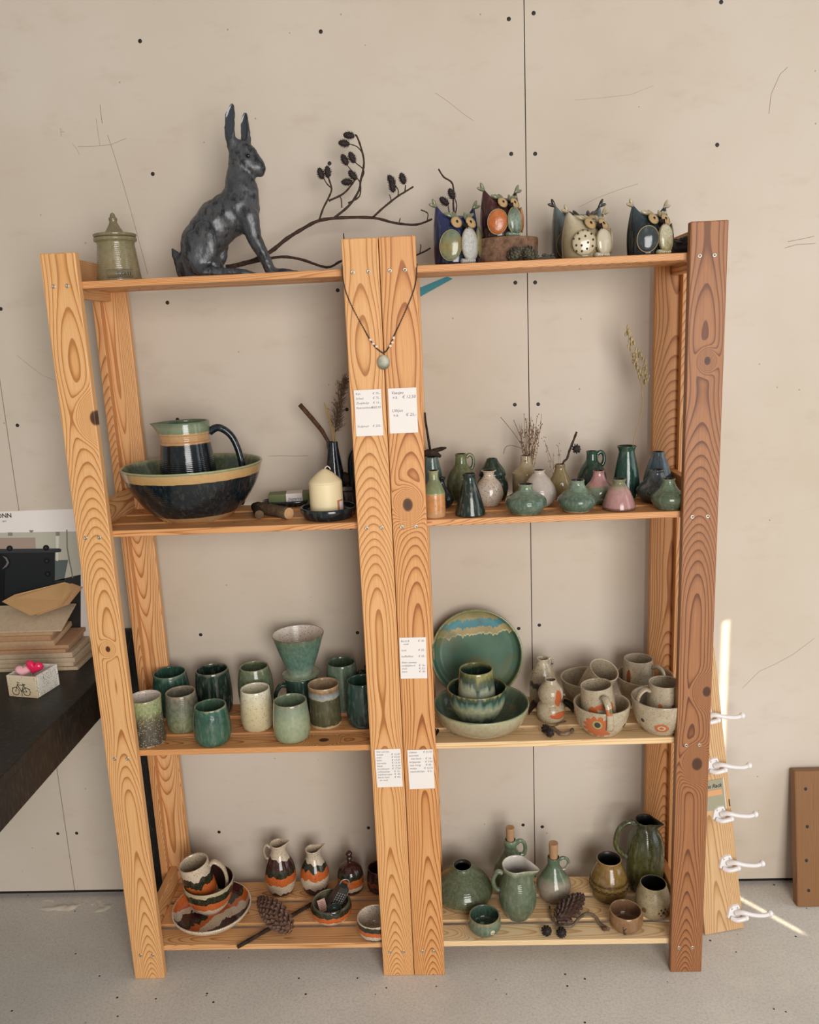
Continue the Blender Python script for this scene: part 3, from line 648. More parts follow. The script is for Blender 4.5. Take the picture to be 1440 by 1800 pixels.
# dried grass bunch
def stalks(g, base, tip, n, seeds, r=0.0006, sr=0.0011):
    for i in range(n):
        tx, ty, tz = [t + random.gauss(0, s) for t, s in zip(tip, (0.014, 0.012, 0.016))]
        p0 = Vector(base); p2 = Vector((tx, ty, tz)); p1 = p0.lerp(p2, 0.5) + Vector((random.gauss(0, 0.003), random.gauss(0, 0.003), 0))
        P = crom([tuple(p0), tuple(p1), tuple(p2)], 4); g.tube(P, r, 4)
        for s in range(seeds):
            q = Vector(P[random.randrange(4, len(P))]); g.ell(q + Vector((random.gauss(0, .003), random.gauss(0, .003), random.gauss(0, .004))), (sr, sr, sr * 2.0), 0, 4, 3)
gc, gR, gH = ATLAS[gv['label']]
gr = thing('dried_grass', 'bunch of brown dried grass in the beige shouldered vase', 'dried plant', (gc.x, gc.y, Z2 + 0.005)); L = gr.location
g = Geo(); t0 = pt(938, 745, gc.y) - L
stalks(g, (0, 0, 0), tuple(t0), 16, 9); stalks(g, (0, 0, 0), (t0.x - 0.012, t0.y, t0.z - 0.012), 12, 8)
g.obj('seed_heads', plain('grass_brown', '#8f7052', 0.9, 0.2), gr)
g = Geo()
for path in ([(927, 868), (923, 800), (908, 768), (880, 733)], [(927, 868), (924, 800), (916, 770), (903, 738)], [(927, 868), (921, 798), (905, 784), (890, 785), (885, 798)], [(928, 868), (932, 800), (946, 765), (953, 745)]):
    g.tube(crom([tuple(pt(x, y, gc.y) - L) for x, y in path], 4), 0.0007, 5)
g.obj('blades', plain('grass_blade', '#6e5a44', 0.9), gr)
# cone twig
def cone_geo(g, c, d, ln, r, n=60, m=0, seed=0, open_=1.0, ms=None):
    """a cone: core plus spiral scales, axis d"""
    d = Vector(d).normalized(); q = Vector((0, 0, 1)).rotation_difference(d).to_matrix(); c = Vector(c)
    g.ell(c, (r * 0.72, r * 0.72, ln * 0.48), m, 10, 8, q)
    for i in range(n):
        t = (i + 0.5) / n; z = (t - 0.5) * ln; a = i * 2.39996 + seed + random.uniform(-0.12, 0.12)
        rr = r * (max(0.02, math.sin(PI * (0.08 + 0.88 * t ** 0.85)))) ** 0.7
        s = max(ln * 0.062, r * 0.26) * (0.65 + 0.5 * math.sin(PI * t)) * open_
        ax = Vector((math.cos(a), math.sin(a), 0)); up = Vector((0, 0, 1)); sd = up.cross(ax)
        p = Vector((0, 0, z)) + ax * rr * 0.66; tip = Vector((0, 0, z + s * 0.55)) + ax * rr * 1.02
        V = [p - sd * s * 0.45, p + sd * s * 0.45, tip + sd * s * 0.52, tip - sd * s * 0.52, tip + ax * s * 0.16 - up * s * 0.25, p - up * s * 0.35 + ax * s * 0.1, tip + up * s * 0.20]
        F = [(0, 1, 2, 6, 3), (3, 6, 4), (6, 2, 4), (0, 3, 4, 5), (2, 1, 5, 4), (1, 0, 5)]
        g.add([c + q @ v for v in V], F, ms if ms is not None else m)
CONED = plain('alder_cone', '#2a1e19', 0.7, 0.15, 200); TWIG = bark('twig', '#33261e', '#55443a', 150)
tc_, tR, tH = ATLAS[tv['label']]
tw = thing('cone_twig', 'dark knobbly twig with one small round cone in the beige-olive vase', 'dried plant', (tc_.x, tc_.y, Z2 + 0.006)); L = tw.location
g = Geo(); P = crom([tuple(pt(x, y, tc_.y) - L) for x, y in ((986, 868), (989, 818), (997, 806), (1001, 793), (1008, 775), (1014, 759))], 4)
g.tube(P, [0.0024 * (1 + 0.25 * (i % 3 == 0)) for i in range(len(P))], 6); g.obj('stem', TWIG, tw)
g = Geo(); cone_geo(g, pt(1013, 789, tc_.y - 0.006) - L, (0.4, -0.8, 0.3), 0.016, 0.0115, 34); g.obj('cone', CONED, tw, smooth=False)
g = Geo(); t0 = pt(966, 790, tc_.y) - L; stalks(g, (0, 0, 0), tuple(t0), 6, 6, 0.0005, 0.0009); g.obj('dry_sprig', plain('sprig', '#8a6a4e', 0.9), tw)
# single stalk
sc_, sR, sH = ATLAS[sv['label']]
gs = thing('grass_stalk', 'single tall pale dried grass stalk with drooping seed head', 'dried plant', (sc_.x, sc_.y, Z2 + 0.005)); L = gs.location
g = Geo(); P = crom([tuple(pt(x, y, sc_.y) - L) for x, y in ((1104, 868), (1113, 784), (1129, 720), (1129, 690), (1124, 650))], 5); g.tube(P, 0.0009, 6)
P2 = crom([tuple(pt(x, y, sc_.y) - L) for x, y in ((1129, 700), (1130, 672), (1131, 650))], 4); g.tube(P2, 0.0007, 5); g.obj('stem', STRAW, gs)
g = Geo()
for path, n in (([(1126, 660), (1118, 640), (1114, 615), (1108, 590), (1103, 577)], 70), ([(1132, 672), (1135, 655), (1130, 630), (1124, 622)], 40)):
    P = crom([tuple(pt(x, y, sc_.y) - L) for x, y in path], 8)
    for i in range(n):
        q = Vector(P[int(i / n * (len(P) - 1))]); w_ = 0.0042 if i < n * 0.8 else 0.002
        g.ell(q + Vector((random.gauss(0, w_), random.gauss(0, w_), random.gauss(0, 0.003))), (0.0026, 0.0026, 0.0052), 0, 5, 4)
g.obj('seed_head', plain('seed_head', '#b7a37a', 0.9, 0.15), gs)

# ---------------- third shelf, left unit: cups
def cup(label, x0, x1, yt, yb, prof, mat, inner=None, name='cup', z=None, **k):
    return pot(name, label, 'cup', Z3 if z is None else z, x0, x1, yt, yb, prof, mat, inner, group='handmade cups on the third shelf', **k)
cup('straight cup with green rim over brown speckled glaze and white inside', 233, 292, 1214, 1315, P_CYLF, G('glaze_moss_brown', (0, '#b89a72'), (0.035, '#9a805c'), (0.04, '#4a4438'), (0.4, '#544c3e'), (0.62, '#6a6446'), (0.72, '#8b9a62'), (1, '#9aa870'), noise=0.14, nscale=90, mottle=0.5, speck=0.25, speckcol='#c8c0a0'), WHITEIN)
cup('rounded teal cup behind the straight brown-speckled cup', 270, 336, 1172, 1246, P_CUP, TEAL, TEALIN)
cup('grey-green mottled cup with thin brown rim', 292, 350, 1206, 1289, P_CUP2, GREYGREEN, GREYGREEN)
cup('very dark green cup against the wall beside the teal cup', 345, 408, 1166, 1246, P_CUP2, DKGREEN, DKGREEN)
cup('bright green glossy cup at the front of the shelf', 341, 406, 1229, 1313, P_CUP, GREEN, G('g_in', (0, '#24503f'), (1, '#42705c'), mottle=0.3))
cup('barrel-shaped sage green cup behind the cream cup', 419, 481, 1162, 1244, P_BAR, SAGE, SAGE)
cup('cream cup with white rim and brownish mottling', 423, 480, 1200, 1287, P_CUP2, CREAM, CREAM)
cup('light green cup with pale ribbed glaze at the shelf front', 480, 545, 1219, 1307, P_CUP2, LTGREEN, G('lg_in', (0, '#5c7a62'), (1, '#7d967c'), mottle=0.3, rings=0.6))
mg = pot('mug', 'dark teal mug with side handle under the coffee dripper', 'mug', Z3, 505, 562, 1178, 1246, P_CYL, G('glaze_mug_teal', (0, '#17352e'), (0.6, '#1b443a'), (1, '#225045'), drip=0.08, mottle=0.35), handles=[(PI * 1.12, [(0.95, 0.82), (1.3, 0.84), (1.62, 0.62), (1.60, 0.40), (1.3, 0.20), (0.97, 0.22)], 0.0048, 1.7)])
cup('straight olive-brown cup with a pale blue-white dripping rim', 545, 601, 1191, 1282, P_CYL, G('glaze_brown_lip', (0, '#c0a884'), (0.06, '#b89c74'), (0.07, '#4c4a32'), (0.4, '#545238'), (0.70, '#4e4c38'), (0.73, '#a9a184'), (0.80, '#8f9ca4'), (0.9, '#8a6c4c'), (1, '#b0906c'), noise=0.025, drip=0.03, mottle=0.3), G('bl_in', (0, '#7c5e42'), (1, '#a48a6c'), mottle=0.3, rings=0.4))
cup('grey-green cup standing at the back beside the dripper', 574, 631, 1154, 1240, P_CUP2, G('glaze_gg2', (0, '#5c7460'), (0.6, '#607c6a'), (1, '#55705c'), drip=0.06, mottle=0.35), G('gg2_in', (0, '#3a5444'), (1, '#4a6650'), mottle=0.3, rings=0.6))
cup('deep teal ribbed cup partly hidden by the middle post', 609, 668, 1185, 1281, P_CUP2, G('glaze_dteal', (0, '#163c3a'), (1, '#1b4a46'), drip=0.12, mottle=0.35), TEALIN)
pot('mug', 'black-blue mug behind the middle post with its handle showing', 'mug', Z3, 643, 700, 1160, 1240, P_CYL, BLACKBLUE, handles=[(PI, [(0.95, 0.85), (1.25, 0.88), (1.42, 0.66), (1.36, 0.4), (0.97, 0.25)], 0.0045, 1.5)])
# pour-over dripper on the mug
mc, mR, mH = ATLAS[mg['label']]; z0 = Z3 + mH + 0.0018
dr = thing('coffee_dripper', 'turquoise pour-over coffee dripper with cream inside sitting on a mug', 'dripper', (mc.x, mc.y, z0))
TURQ = G('glaze_turquoise', (0, '#8fae98'), (0.12, '#7a9a8b'), (0.3, '#4f8478'), (0.8, '#527f70'), (0.97, '#5f7c64'), (1, '#6a5a40'), noise=0.08, mottle=0.35, rings=0.3)
rs = 34 * depth(mc) / FPX; rr = 45.5 * depth(mc) / FPX * 0.985; hh = solve_top(Vector((mc.x, mc.y, z0)), rr, 1099, z0)
V, F, M = lathe_geo([(rs * 0.82, 0), (rs * 0.96, 0.003), (rs, 0.007)], 44, 0.004); mobj('saucer', V, F, [TURQ, G('saucer_top', (0, '#8aa898'), (1, '#a8b8a4'), mottle=0.35)], dr, midx=M)
V, F, M = lathe_geo([(rs * 0.56, 0.006), (rs * 0.60, 0.012), (rr * 0.72, hh * 0.5), (rr * 0.96, hh * 0.93), (rr, hh)], 44, 0.004); mobj('cone', V, F, [TURQ, WHITEIN], dr, midx=M)

# ---------------- third shelf, right unit
TEALW = G('glaze_teal_flow', (0, '#4c7a68'), (0.25, '#3c6858'), (0.4, '#8f9a7c'), (0.62, '#a8a884'), (0.75, '#5f8a80'), (0.86, '#2c5048'), (0.95, '#3c5638'), (1, '#8a8452'), noise=0.06, drip=0.22, dscale=70, mottle=0.3)
TUMB = G('glaze_tumbler_flow', (0, '#7a7058'), (0.2, '#8a8468'), (0.35, '#6d8c94'), (0.5, '#b0ac90'), (0.68, '#9aa890'), (0.78, '#3a5a54'), (0.9, '#4c5a32'), (1, '#8a8450'), noise=0.06, drip=0.25, dscale=75, mottle=0.3)
DTIN = G('teal_dark_in', (0, '#16342c'), (0.9, '#20443a'), (1, '#7a7848'), mottle=0.3, rings=0.4)
sbw = pot('serving_bowl', 'wide shallow beige bowl with green inside holding a smaller bowl', 'bowl', Z3, 762, 930, 1200, 1299, [(0.62, 0), (0.68, 0.03), (0.86, 0.30), (0.96, 0.66), (1.0, 1.0)],
    G('glaze_beige_out', (0, '#8f7f62'), (0.7, '#a39676'), (0.95, '#a5a884'), (1, '#7c8a64'), mottle=0.3, mcol='#6e6046'), G('green_in', (0, '#5c7662'), (0.4, '#4f6e5c'), (1, '#6d8066'), noise=0.3, nscale=25, mottle=0.4, mcol='#3a5a4c'), segs=64, th=0.005)
c, R, H = ATLAS[sbw['label']]
def nest(name, label, cat, base, px, hw, ytop, prof, mat, inner=None, lift=0.009, dy=0.0, **k):
    """stand a pot inside another one"""
    bc_ = ATLAS[base['label']][0]; z0 = bc_.z + lift; y = bc_.y + dy
    cc_ = at_y(px, ytop + 40, y); r = hw * depth((cc_.x, y, z0 + 0.04)) / FPX
    h = solve_top(Vector((cc_.x, y, z0)), r * prof[-1][0], ytop, z0)
    for _ in range(3):
        e = proj((cc_.x, y, z0 + h * 0.5))[0] - px; cc_.x -= e * depth((cc_.x, y, z0)) / FPX
    return pot(name, label, cat, z0, 0, 0, 0, 0, prof, mat, inner, xyr=(cc_.x, y, r), H=h, **k)
nb = nest('small_bowl', 'green drip-glazed bowl nested in the wide shallow bowl', 'bowl', sbw, 839, 52, 1186, P_BOWL, TEALW, DTIN, 0.0095, segs=48)
nest('tumbler', 'drip-glazed teal and cream tumbler standing in the nested green bowl', 'cup', nb, 838, 33, 1164, P_CUP2, TUMB, DTIN, 0.0085)
# big plate leaning on the wall
def platter():
    b = NB('platter_glaze'); o = b.n('ShaderNodeTexCoord')['Object']; s3 = b.n('ShaderNodeSeparateXYZ', None, Vector=o)
    n = b.noise(o, 18, 4); n2 = b.noise(b.n('ShaderNodeCombineXYZ', None, X=s3[0])[0], 34, 3, 0.7); n3 = b.noise(o, 9, 3)
    yy = b.math('ADD', s3[1], b.math('MULTIPLY', b.math('SUBTRACT', n2, 0.5), 0.055))
    yy = b.math('ADD', yy, b.math('MULTIPLY', s3[0], -0.10))
    f = b.math('MULTIPLY_ADD', yy, 4.4, 0.5)
    col = b.ramp(f, [(0.0, '#4d6c58'), (0.700, '#55745f'), (0.712, '#e0d2a0'), (0.72, '#a8986c'), (0.785, '#ad9c70'), (0.795, '#4f8790'), (0.875, '#5a8e92'), (0.885, '#a39468'), (1.0, '#8f8a60')])
    col = b.mix(b.ramp(n3, [(0.52, 0.0), (0.62, 0.65)]), col, hexc('#7d7446'))
    col = b.mix(b.ramp(n, [(0.45, 0.0), (0.7, 0.4)]), col, hexc('#2e4c40')); b.bump(n, 0.15)
    return b.out(col, 0.30, 0.4)
pR = 84 * 1.93 / FPX * 1.03
pc0 = at_y(838, 1120, YW - 0.055)
V, F, M = lathe_geo([(0.84 * pR, -0.010), (0.93 * pR, -0.006), (0.985 * pR, 0.010), (pR, 0.022)], 72, 0.006, True, 4, 0.006)
pl = mobj('round_platter', V, F, [G('platter_rim', (0, '#5c6a4c'), (1, '#8a8a5c'), mottle=0.4), platter()], None, (pc0.x, YW - 0.046, Z3 + pR * 0.985 + 0.003), True, M)
pl.rotation_euler = (math.radians(80), 0, math.radians(-4)); tag(pl, 'large round green platter with blue and tan bands leaning against the wall', 'platter')
# cream stoneware with painted shapes
def painted(name, shapes, base=('#a3937a', '#b8aa90'), rough=0.2, rings=0.3):
    """shapes: (theta, z, r, rx, rz, colour) blobs on the pot's own cylinder; theta measured from +X"""
    b = NB(name); t = b.n('ShaderNodeTexCoord'); o = t['Object']; s3 = b.n('ShaderNodeSeparateXYZ', None, Vector=o)
    n = b.noise(o, 70, 4, 0.6); col = b.ramp(n, [(0.3, base[0]), (0.7, base[1])])
    v = b.n('ShaderNodeTexVoronoi', {'feature': 'F1'}, Vector=o, Scale=300.0); rn = b.n('ShaderNodeSeparateColor', None, Color=v['Color'])[0]
    col = b.mix(b.math('MULTIPLY', b.math('MULTIPLY', b.math('LESS_THAN', v['Distance'], 0.34), b.math('LESS_THAN', rn, 0.3)), 0.6), col, hexc('#5e4a36'))
    wob = b.math('MULTIPLY', b.math('SUBTRACT', b.noise(o, 90, 2), 0.5), 0.9)
    for th, z, R_, rx, rz, c_, petals in shapes:
        ux, uy = -math.sin(th), math.cos(th)
        u = b.math('ADD', b.math('MULTIPLY', s3[0], ux), b.math('MULTIPLY', s3[1], uy)); fr = b.math('ADD', b.math('MULTIPLY', s3[0], math.cos(th)), b.math('MULTIPLY', s3[1], math.sin(th)))
        dx = b.math('DIVIDE', u, rx); dz = b.math('DIVIDE', b.math('SUBTRACT', s3[2], z), rz)
        d = b.math('SQRT', b.math('ADD', b.math('MULTIPLY', dx, dx), b.math('MULTIPLY', dz, dz)))
        if petals:
            an = b.math('ARCTAN2', dz, dx); d = b.math('ADD', d, b.math('MULTIPLY', b.math('ABSOLUTE', b.math('SINE', b.math('MULTIPLY', an, petals / 2))), -0.28)); d = b.math('ADD', d, 0.12)
        d = b.math('ADD', d, b.math('MULTIPLY', wob, 0.25 if R_ else 0.0))
        col = b.mix(b.math('MULTIPLY', b.math('LESS_THAN', d, 1.0), b.math('GREATER_THAN', fr, 0.004)), col, hexc(c_))
    h = b.math('ADD', b.math('MULTIPLY', b.n('ShaderNodeTexWave', {'wave_type': 'BANDS', 'bands_direction': 'Z'}, Vector=o, Scale=70.0, Distortion=0.6)[1], rings), n); b.bump(h, 0.12)
    return b.out(col, rough, 0.5)
FR = -PI / 2     # towards the viewer
OR, SL, GN, CR = '#b5623a', '#3c3a3c', '#5c6a44', '#b8ac8a'
cb = pot('handled_bottle', 'cream stoneware bottle with a slate drip band and tiny ring handle', 'vase', Z3, 931, 979, 1153, 1234, [(0.85, 0), (0.95, 0.03), (1.0, 0.25), (0.98, 0.5), (0.82, 0.68), (0.5, 0.88), (0.42, 0.94), (0.46, 1.0)],
    G('glaze_slate_band', (0, '#a3937a'), (0.36, '#a89a80'), (0.40, '#453f40'), (0.48, '#48444a'), (0.52, '#ada084'), (1, '#c0b49a'), noise=0.05, drip=0.16, mottle=0.2, mcol='#7a6a52', speck=0.35, rough=0.18), STONEIN, handles=[(0.3, [(0.45, 0.94), (0.62, 0.99), (0.76, 0.9), (0.66, 0.78), (0.55, 0.80)], 0.0028)])
g1 = pot('gourd_vase', 'double-bulged cream gourd vase with orange patches', 'vase', Z3, 943, 994, 1190, 1272, [(0.75, 0), (0.88, 0.04), (1.0, 0.2), (0.92, 0.34), (0.72, 0.44), (0.76, 0.50), (0.86, 0.62), (0.80, 0.76), (0.5, 0.92), (0.40, 1.0)],
    painted('paint_gourd', [(FR + 0.6, 0.062, 1, 0.011, 0.020, OR, 0), (FR + 1.1, 0.068, 1, 0.007, 0.016, '#c9c0ae', 0), (FR + 0.5, 0.022, 1, 0.022, 0.009, OR, 0)]), STONEIN)
def bowlp(label, x0, x1, yt, yb, shapes, nm, Y=None):
    return pot('stoneware_bowl', label, 'bowl', Z3, x0, x1, yt, yb, P_DEEP, painted(nm, shapes), STONEIN, group='cream stoneware bowls on the third shelf', segs=48, th=0.0045, Y=Y)
b1 = bowlp('cream stoneware bowl at the back holding a tipped cup', 986, 1078, 1172, 1262, [], 'paint_b1', 0.232)
b2 = bowlp('cream stoneware bowl at the back by the rear post holding a mug', 1084, 1183, 1167, 1260, [(FR - 0.6, 0.03, 1, 0.014, 0.010, OR, 0)], 'paint_b2', 0.232)
b3 = bowlp('cream stoneware bowl painted with a big orange daisy', 1009, 1107, 1214, 1296, [(FR - 0.35, 0.034, 1, 0.030, 0.026, OR, 12), (FR - 0.35, 0.042, 0, 0.011, 0.011, '#a0985c', 0), (FR - 0.35, 0.042, 0, 0.007, 0.0075, SL, 0), (FR + 0.9, 0.028, 1, 0.007, 0.006, SL, 0), (FR + 1.15, 0.038, 1, 0.004, 0.006, SL, 0)], 'paint_b3')
b4 = bowlp('cream stoneware bowl painted with orange rings beside the end post', 1111, 1212, 1204, 1293, [(FR - 0.2, 0.028, 1, 0.016, 0.012, OR, 0), (FR - 0.2, 0.028, 0, 0.009, 0.0065, CR, 0), (FR - 0.2, 0.028, 0, 0.005, 0.0035, OR, 0), (FR - 0.95, 0.040, 1, 0.005, 0.005, SL, 0), (FR + 0.45, 0.018, 1, 0.006, 0.003, SL, 0), (FR + 0.7, 0.044, 1, 0.006, 0.005, OR, 0)], 'paint_b4')
MUGH = lambda a: (a, [(0.95, 0.84), (1.25, 0.88), (1.62, 0.74), (1.68, 0.45), (1.5, 0.2), (1.0, 0.12)], 0.0040, 1.9)
P_MUG = [(0.9, 0), (0.97, 0.04), (1.0, 0.2), (0.98, 0.6), (0.93, 0.9), (0.92, 1.0)]
m1 = nest('stoneware_mug', 'cream cup with slate patch tipped over in the back bowl', 'mug', b1, 1040, 28, 1150, P_MUG, painted('paint_m1', [(FR - 0.5, 0.045, 1, 0.022, 0.030, SL, 0)]), STONEIN, 0.022, tilt=(0.45, 0.0, 0.0)); m1.rotation_euler = (0.42, 0.30, 0)
m2 = nest('stoneware_mug', 'cream mug with an orange streak in the back bowl by the rear post', 'mug', b2, 1122, 27, 1148, P_MUG, painted('paint_m2', [(FR - 0.9, 0.062, 1, 0.006, 0.022, '#8a4a30', 0)]), STONEIN, 0.010, handles=[MUGH(-0.55)])
m3 = nest('stoneware_mug', 'cream mug with orange flowers, handle forward, leaning in the daisy bowl', 'mug', b3, 1056, 30, 1192, P_MUG, painted('paint_m3', [(FR - 0.5, 0.056, 1, 0.011, 0.012, OR, 0), (FR + 0.25, 0.066, 1, 0.022, 0.008, OR, 0), (FR + 0.65, 0.058, 1, 0.009, 0.016, OR, 0), (FR + 0.25, 0.068, 0, 0.005, 0.0055, GN, 0)]), STONEIN, 0.010, handles=[MUGH(FR + 0.2)]); m3.rotation_euler = (0.0, -0.10, 0)
m4 = nest('stoneware_mug', 'cream mug with orange spirals, handle sideways, in the ring-painted bowl', 'mug', b4, 1168, 30, 1188, P_MUG, painted('paint_m4', [(FR - 0.35, 0.034, 1, 0.016, 0.017, OR, 0), (FR - 0.35, 0.031, 0, 0.009, 0.010, CR, 0), (FR - 0.35, 0.031, 0, 0.004, 0.005, OR, 0), (FR - 0.5, 0.062, 1, 0.005, 0.005, OR, 0), (FR + 0.25, 0.062, 1, 0.004, 0.004, '#7a5a40', 0), (FR + 0.8, 0.045, 1, 0.006, 0.008, OR, 0)]), STONEIN, 0.010, handles=[MUGH(PI + 0.2)])
# twig with two cones, dried leaves
tp = at_z(975, 1296, Z3)
ct = thing('lichen_twig', 'lichen-covered twig with two small dark cones before the gourd vase', 'twig', (tp.x, tp.y, Z3))
g = Geo(); zz = 0.005
def zp(px, py, h=zz, z=Z3): q = at_z(px, py, z); return Vector((q.x, q.y, z + h)) - ct.location
g.tube(crom([tuple(zp(*q)) for q in ((954, 1279), (966, 1281), (978, 1287), (988, 1294), (1002, 1291), (1007, 1285))], 3), [0.003 + 0.001 * (i % 3) for i in range(16)], 8)
g.tube([tuple(zp(*q)) for q in ((972, 1281), (984, 1276), (995, 1271))], 0.0018, 6); g.obj('stem', BARKG, ct)
for q in ((959, 1289), (967, 1296)):
    g = Geo(); cone_geo(g, zp(q[0], q[1], 0.0115), (0.3, -0.7, 0.4), 0.019, 0.0105, 40, seed=q[0]); g.obj('cone', CONED, ct, smooth=False)
def leaf(label, pix, z, mat, curl=0.008, wd=0.010, name='dried_leaf'):
    P = crom([tuple(at_z(x, y, z)) for x, y in pix], 5); c0 = Vector(P[len(P) // 2]); V, F = [], []; n = len(P)
    for i, p in enumerate(P):
        p = Vector(p); t = (Vector(P[min(i + 1, n - 1)]) - Vector(P[max(i - 1, 0)])).normalized(); sd = Vector((-t.y, t.x, 0)); w_ = wd * math.sin(PI * (0.06 + 0.9 * i / (n - 1)))
        for k in (-1, -0.5, 0, 0.5, 1): V.append(p + sd * w_ * k + Vector((0, 0, 0.002 + curl * abs(k) ** 1.5 + curl * 0.7 * math.sin(3 * i / n))) - c0)
    for i in range(n - 1):
        for k in range(4): a = i * 5 + k; F.append((a, a + 1, a + 6, a + 5))
    m_ = len(V); V += [v + Vector((0, 0, 0.0012)) for v in V]; F += [tuple(i + m_ for i in f) for f in F]
    o = mobj(name, V, F, mat, None, c0); return tag(o, label, 'leaf')
LEAFR = plain('leaf_red_brown', '#4a2c22', 0.6, 0.2); LEAFD = plain('leaf_black', '#1e1a18', 0.5, 0.2)
leaf('curled reddish-brown dried leaf left of the gourd vase', [(930, 1259), (937, 1250), (946, 1240), (951, 1232)], Z3, LEAFR)
leaf('dark curled dried leaf right of the gourd vase', [(990, 1236), (996, 1243), (1003, 1251), (1008, 1257)], Z3, LEAFD)
leaf('black dried leaf lying behind the daisy bowl', [(988, 1222), (998, 1223), (1010, 1224), (1020, 1225)], Z3, LEAFD, 0.010, 0.014)
leaf('small black leaf scrap beside the middle post and the shallow bowl', [(764, 1300), (767, 1294), (768, 1288)], Z3, LEAFD, 0.006, 0.007)

# ---------------- bottom shelf, left unit: banded orange ware
MAR, DGN, ORG, SPK = '#3a1a1a', '#232c1e', '#c2622c', '#c9b8a0'
def banded(name, stops, drip=0.10, dscale=60, **k):
    return glaze(name, stops, noise=0.0, drip=drip, dscale=dscale, mottle=0.10, mcol='#6a4a34', speck=0.35, speckcol='#6a4230', rough=0.10, interp='CONSTANT', bump=0.08, **k)
OW = 'orange banded crockery on the bottom shelf'
SPKIN = G('speckle_inside', (0, '#a08e74'), (1, '#c4b49a'), mottle=0.15, mcol='#7a6248', speck=0.5, speckcol='#6a4230', rough=0.15)
def plate_mat():
    b = NB('plate_bands'); o = b.n('ShaderNodeTexCoord')['Object']; s3 = b.n('ShaderNodeSeparateXYZ', None, Vector=o)
    d = b.math('ADD', b.math('MULTIPLY', s3[0], 0.75), b.math('MULTIPLY', s3[1], -0.66))
    f = b.math('ADD', b.math('MULTIPLY_ADD', d, 5.2, 0.5), b.math('MULTIPLY', b.math('SUBTRACT', b.noise(o, 34, 3), 0.5), 0.30))
    c = b.ramp(f, [(0.0, ORG), (0.20, SPK), (0.30, MAR), (0.47, DGN), (0.54, ORG), (0.64, SPK), (0.80, MAR), (0.93, SPK)], 'CONSTANT')
    v = b.n('ShaderNodeTexVoronoi', {'feature': 'F1'}, Vector=o, Scale=330.0); rn = b.n('ShaderNodeSeparateColor', None, Color=v['Color'])[0]
    c = b.mix(b.math('MULTIPLY', b.math('MULTIPLY', b.math('LESS_THAN', v['Distance'], 0.3), b.math('LESS_THAN', rn, 0.35)), 0.7), c, hexc('#6a4230'))
    return b.out(c, 0.10, 0.6)
pp = pot('dinner_plate', 'deep speckled plate with orange, maroon and green bands under a stacked bowl', 'plate', Z4, 302, 440, 1538, 1636, [(0.62, 0), (0.70, 0.02), (0.88, 0.35), (0.97, 0.75), (1.0, 1.0)], G('plate_out', (0, '#b8a78c'), (1, '#d2c4ac'), mottle=0.12, mcol='#8a7460', speck=0.4, speckcol='#6a4230'), plate_mat(), segs=64, th=0.006, H=0.026, group=OW)
pb = nest('cereal_bowl', 'orange and green banded bowl stacked on the deep plate', 'bowl', pp, 369, 43.5, 1521, P_BOWL, banded('band_bowl', [(0, SPK), (0.14, SPK), (0.26, SPK), (0.38, ORG), (0.64, DGN), (0.88, '#b5a888')], 0.09), plain('maroon_in', '#33201c', 0.12), 0.0100, segs=48, group=OW, dy=0.012)
pm = nest('banded_mug', 'orange and green banded mug stacked askew in the banded bowl', 'mug', pb, 359, 27, 1497, [(0.85, 0), (0.95, 0.05), (1.0, 0.25), (0.97, 0.65), (0.95, 1.0)], banded('band_mug', [(0, SPK), (0.30, SPK), (0.36, ORG), (0.62, DGN), (0.80, SPK)], 0.16, 75), SPKIN, 0.0100, dy=0.004, handles=[(0.1, [(0.95, 0.86), (1.3, 0.92), (1.75, 0.72), (1.72, 0.40), (1.4, 0.2), (0.97, 0.22)], 0.0045, 1.6)], group=OW, hmat=SPKIN); pm.rotation_euler = (0.06, -0.16, 0)
P_PITCH = [(0.66, 0), (0.8, 0.03), (0.98, 0.22), (1.0, 0.38), (0.86, 0.58), (0.58, 0.76), (0.47, 0.86), (0.50, 0.95), (0.54, 1.0)]
pot('milk_jug', 'orange banded milk jug with maroon shoulder and small side handle', 'jug', Z4, 466, 520, 1474, 1570, P_PITCH, banded('band_jug1', [(0, MAR), (0.07, SPK), (0.26, ORG), (0.42, DGN), (0.56, MAR), (0.72, SPK)], 0.10), SPKIN, spout=(0.2, 0.22, 0.02, 0.85), handles=[(PI * 1.02, [(0.50, 0.92), (0.78, 0.98), (0.95, 0.86), (0.85, 0.72), (0.66, 0.68)], 0.0035)], hmat=STONEIN, group=OW)
pot('cream_jug', 'smaller orange banded cream jug with cream neck and no handle', 'jug', Z4, 528, 579, 1484, 1568, P_PITCH, banded('band_jug2', [(0, MAR), (0.16, SPK), (0.38, ORG), (0.56, DGN), (0.70, SPK)], 0.12), SPKIN, spout=(0.5, 0.35, 0.03, 0.8), group=OW)
sg = pot('sugar_pot', 'orange banded sugar pot with maroon domed lid and round knob', 'jar', Z4, 594, 640, 1528, 1567, [(0.78, 0), (0.9, 0.05), (1.0, 0.4), (0.98, 0.8), (0.95, 1.0)], banded('band_sugar', [(0, MAR), (0.34, SPK), (0.62, ORG)], 0.12), group=OW, extra=True)
c, R, H = ATLAS[sg['label']]
lh = solve_top(c, 0.0, 1496, Z4) - H
V, F, M = lathe_geo([(R * 0.99, H + 0.0007), (R * 1.0, H + lh * 0.12), (R * 0.86, H + lh * 0.34), (R * 0.5, H + lh * 0.52), (R * 0.2, H + lh * 0.60), (R * 0.17, H + lh * 0.66), (R * 0.24, H + lh * 0.74), (R * 0.17, H + lh * 0.81), (R * 0.26, H + lh * 0.90), (R * 0.12, H + lh)], 40, inner=False)
mobj('lid', V, F, banded('band_lid', [(0, ORG), (0.12, DGN), (0.34, MAR)], 0.10), sg)
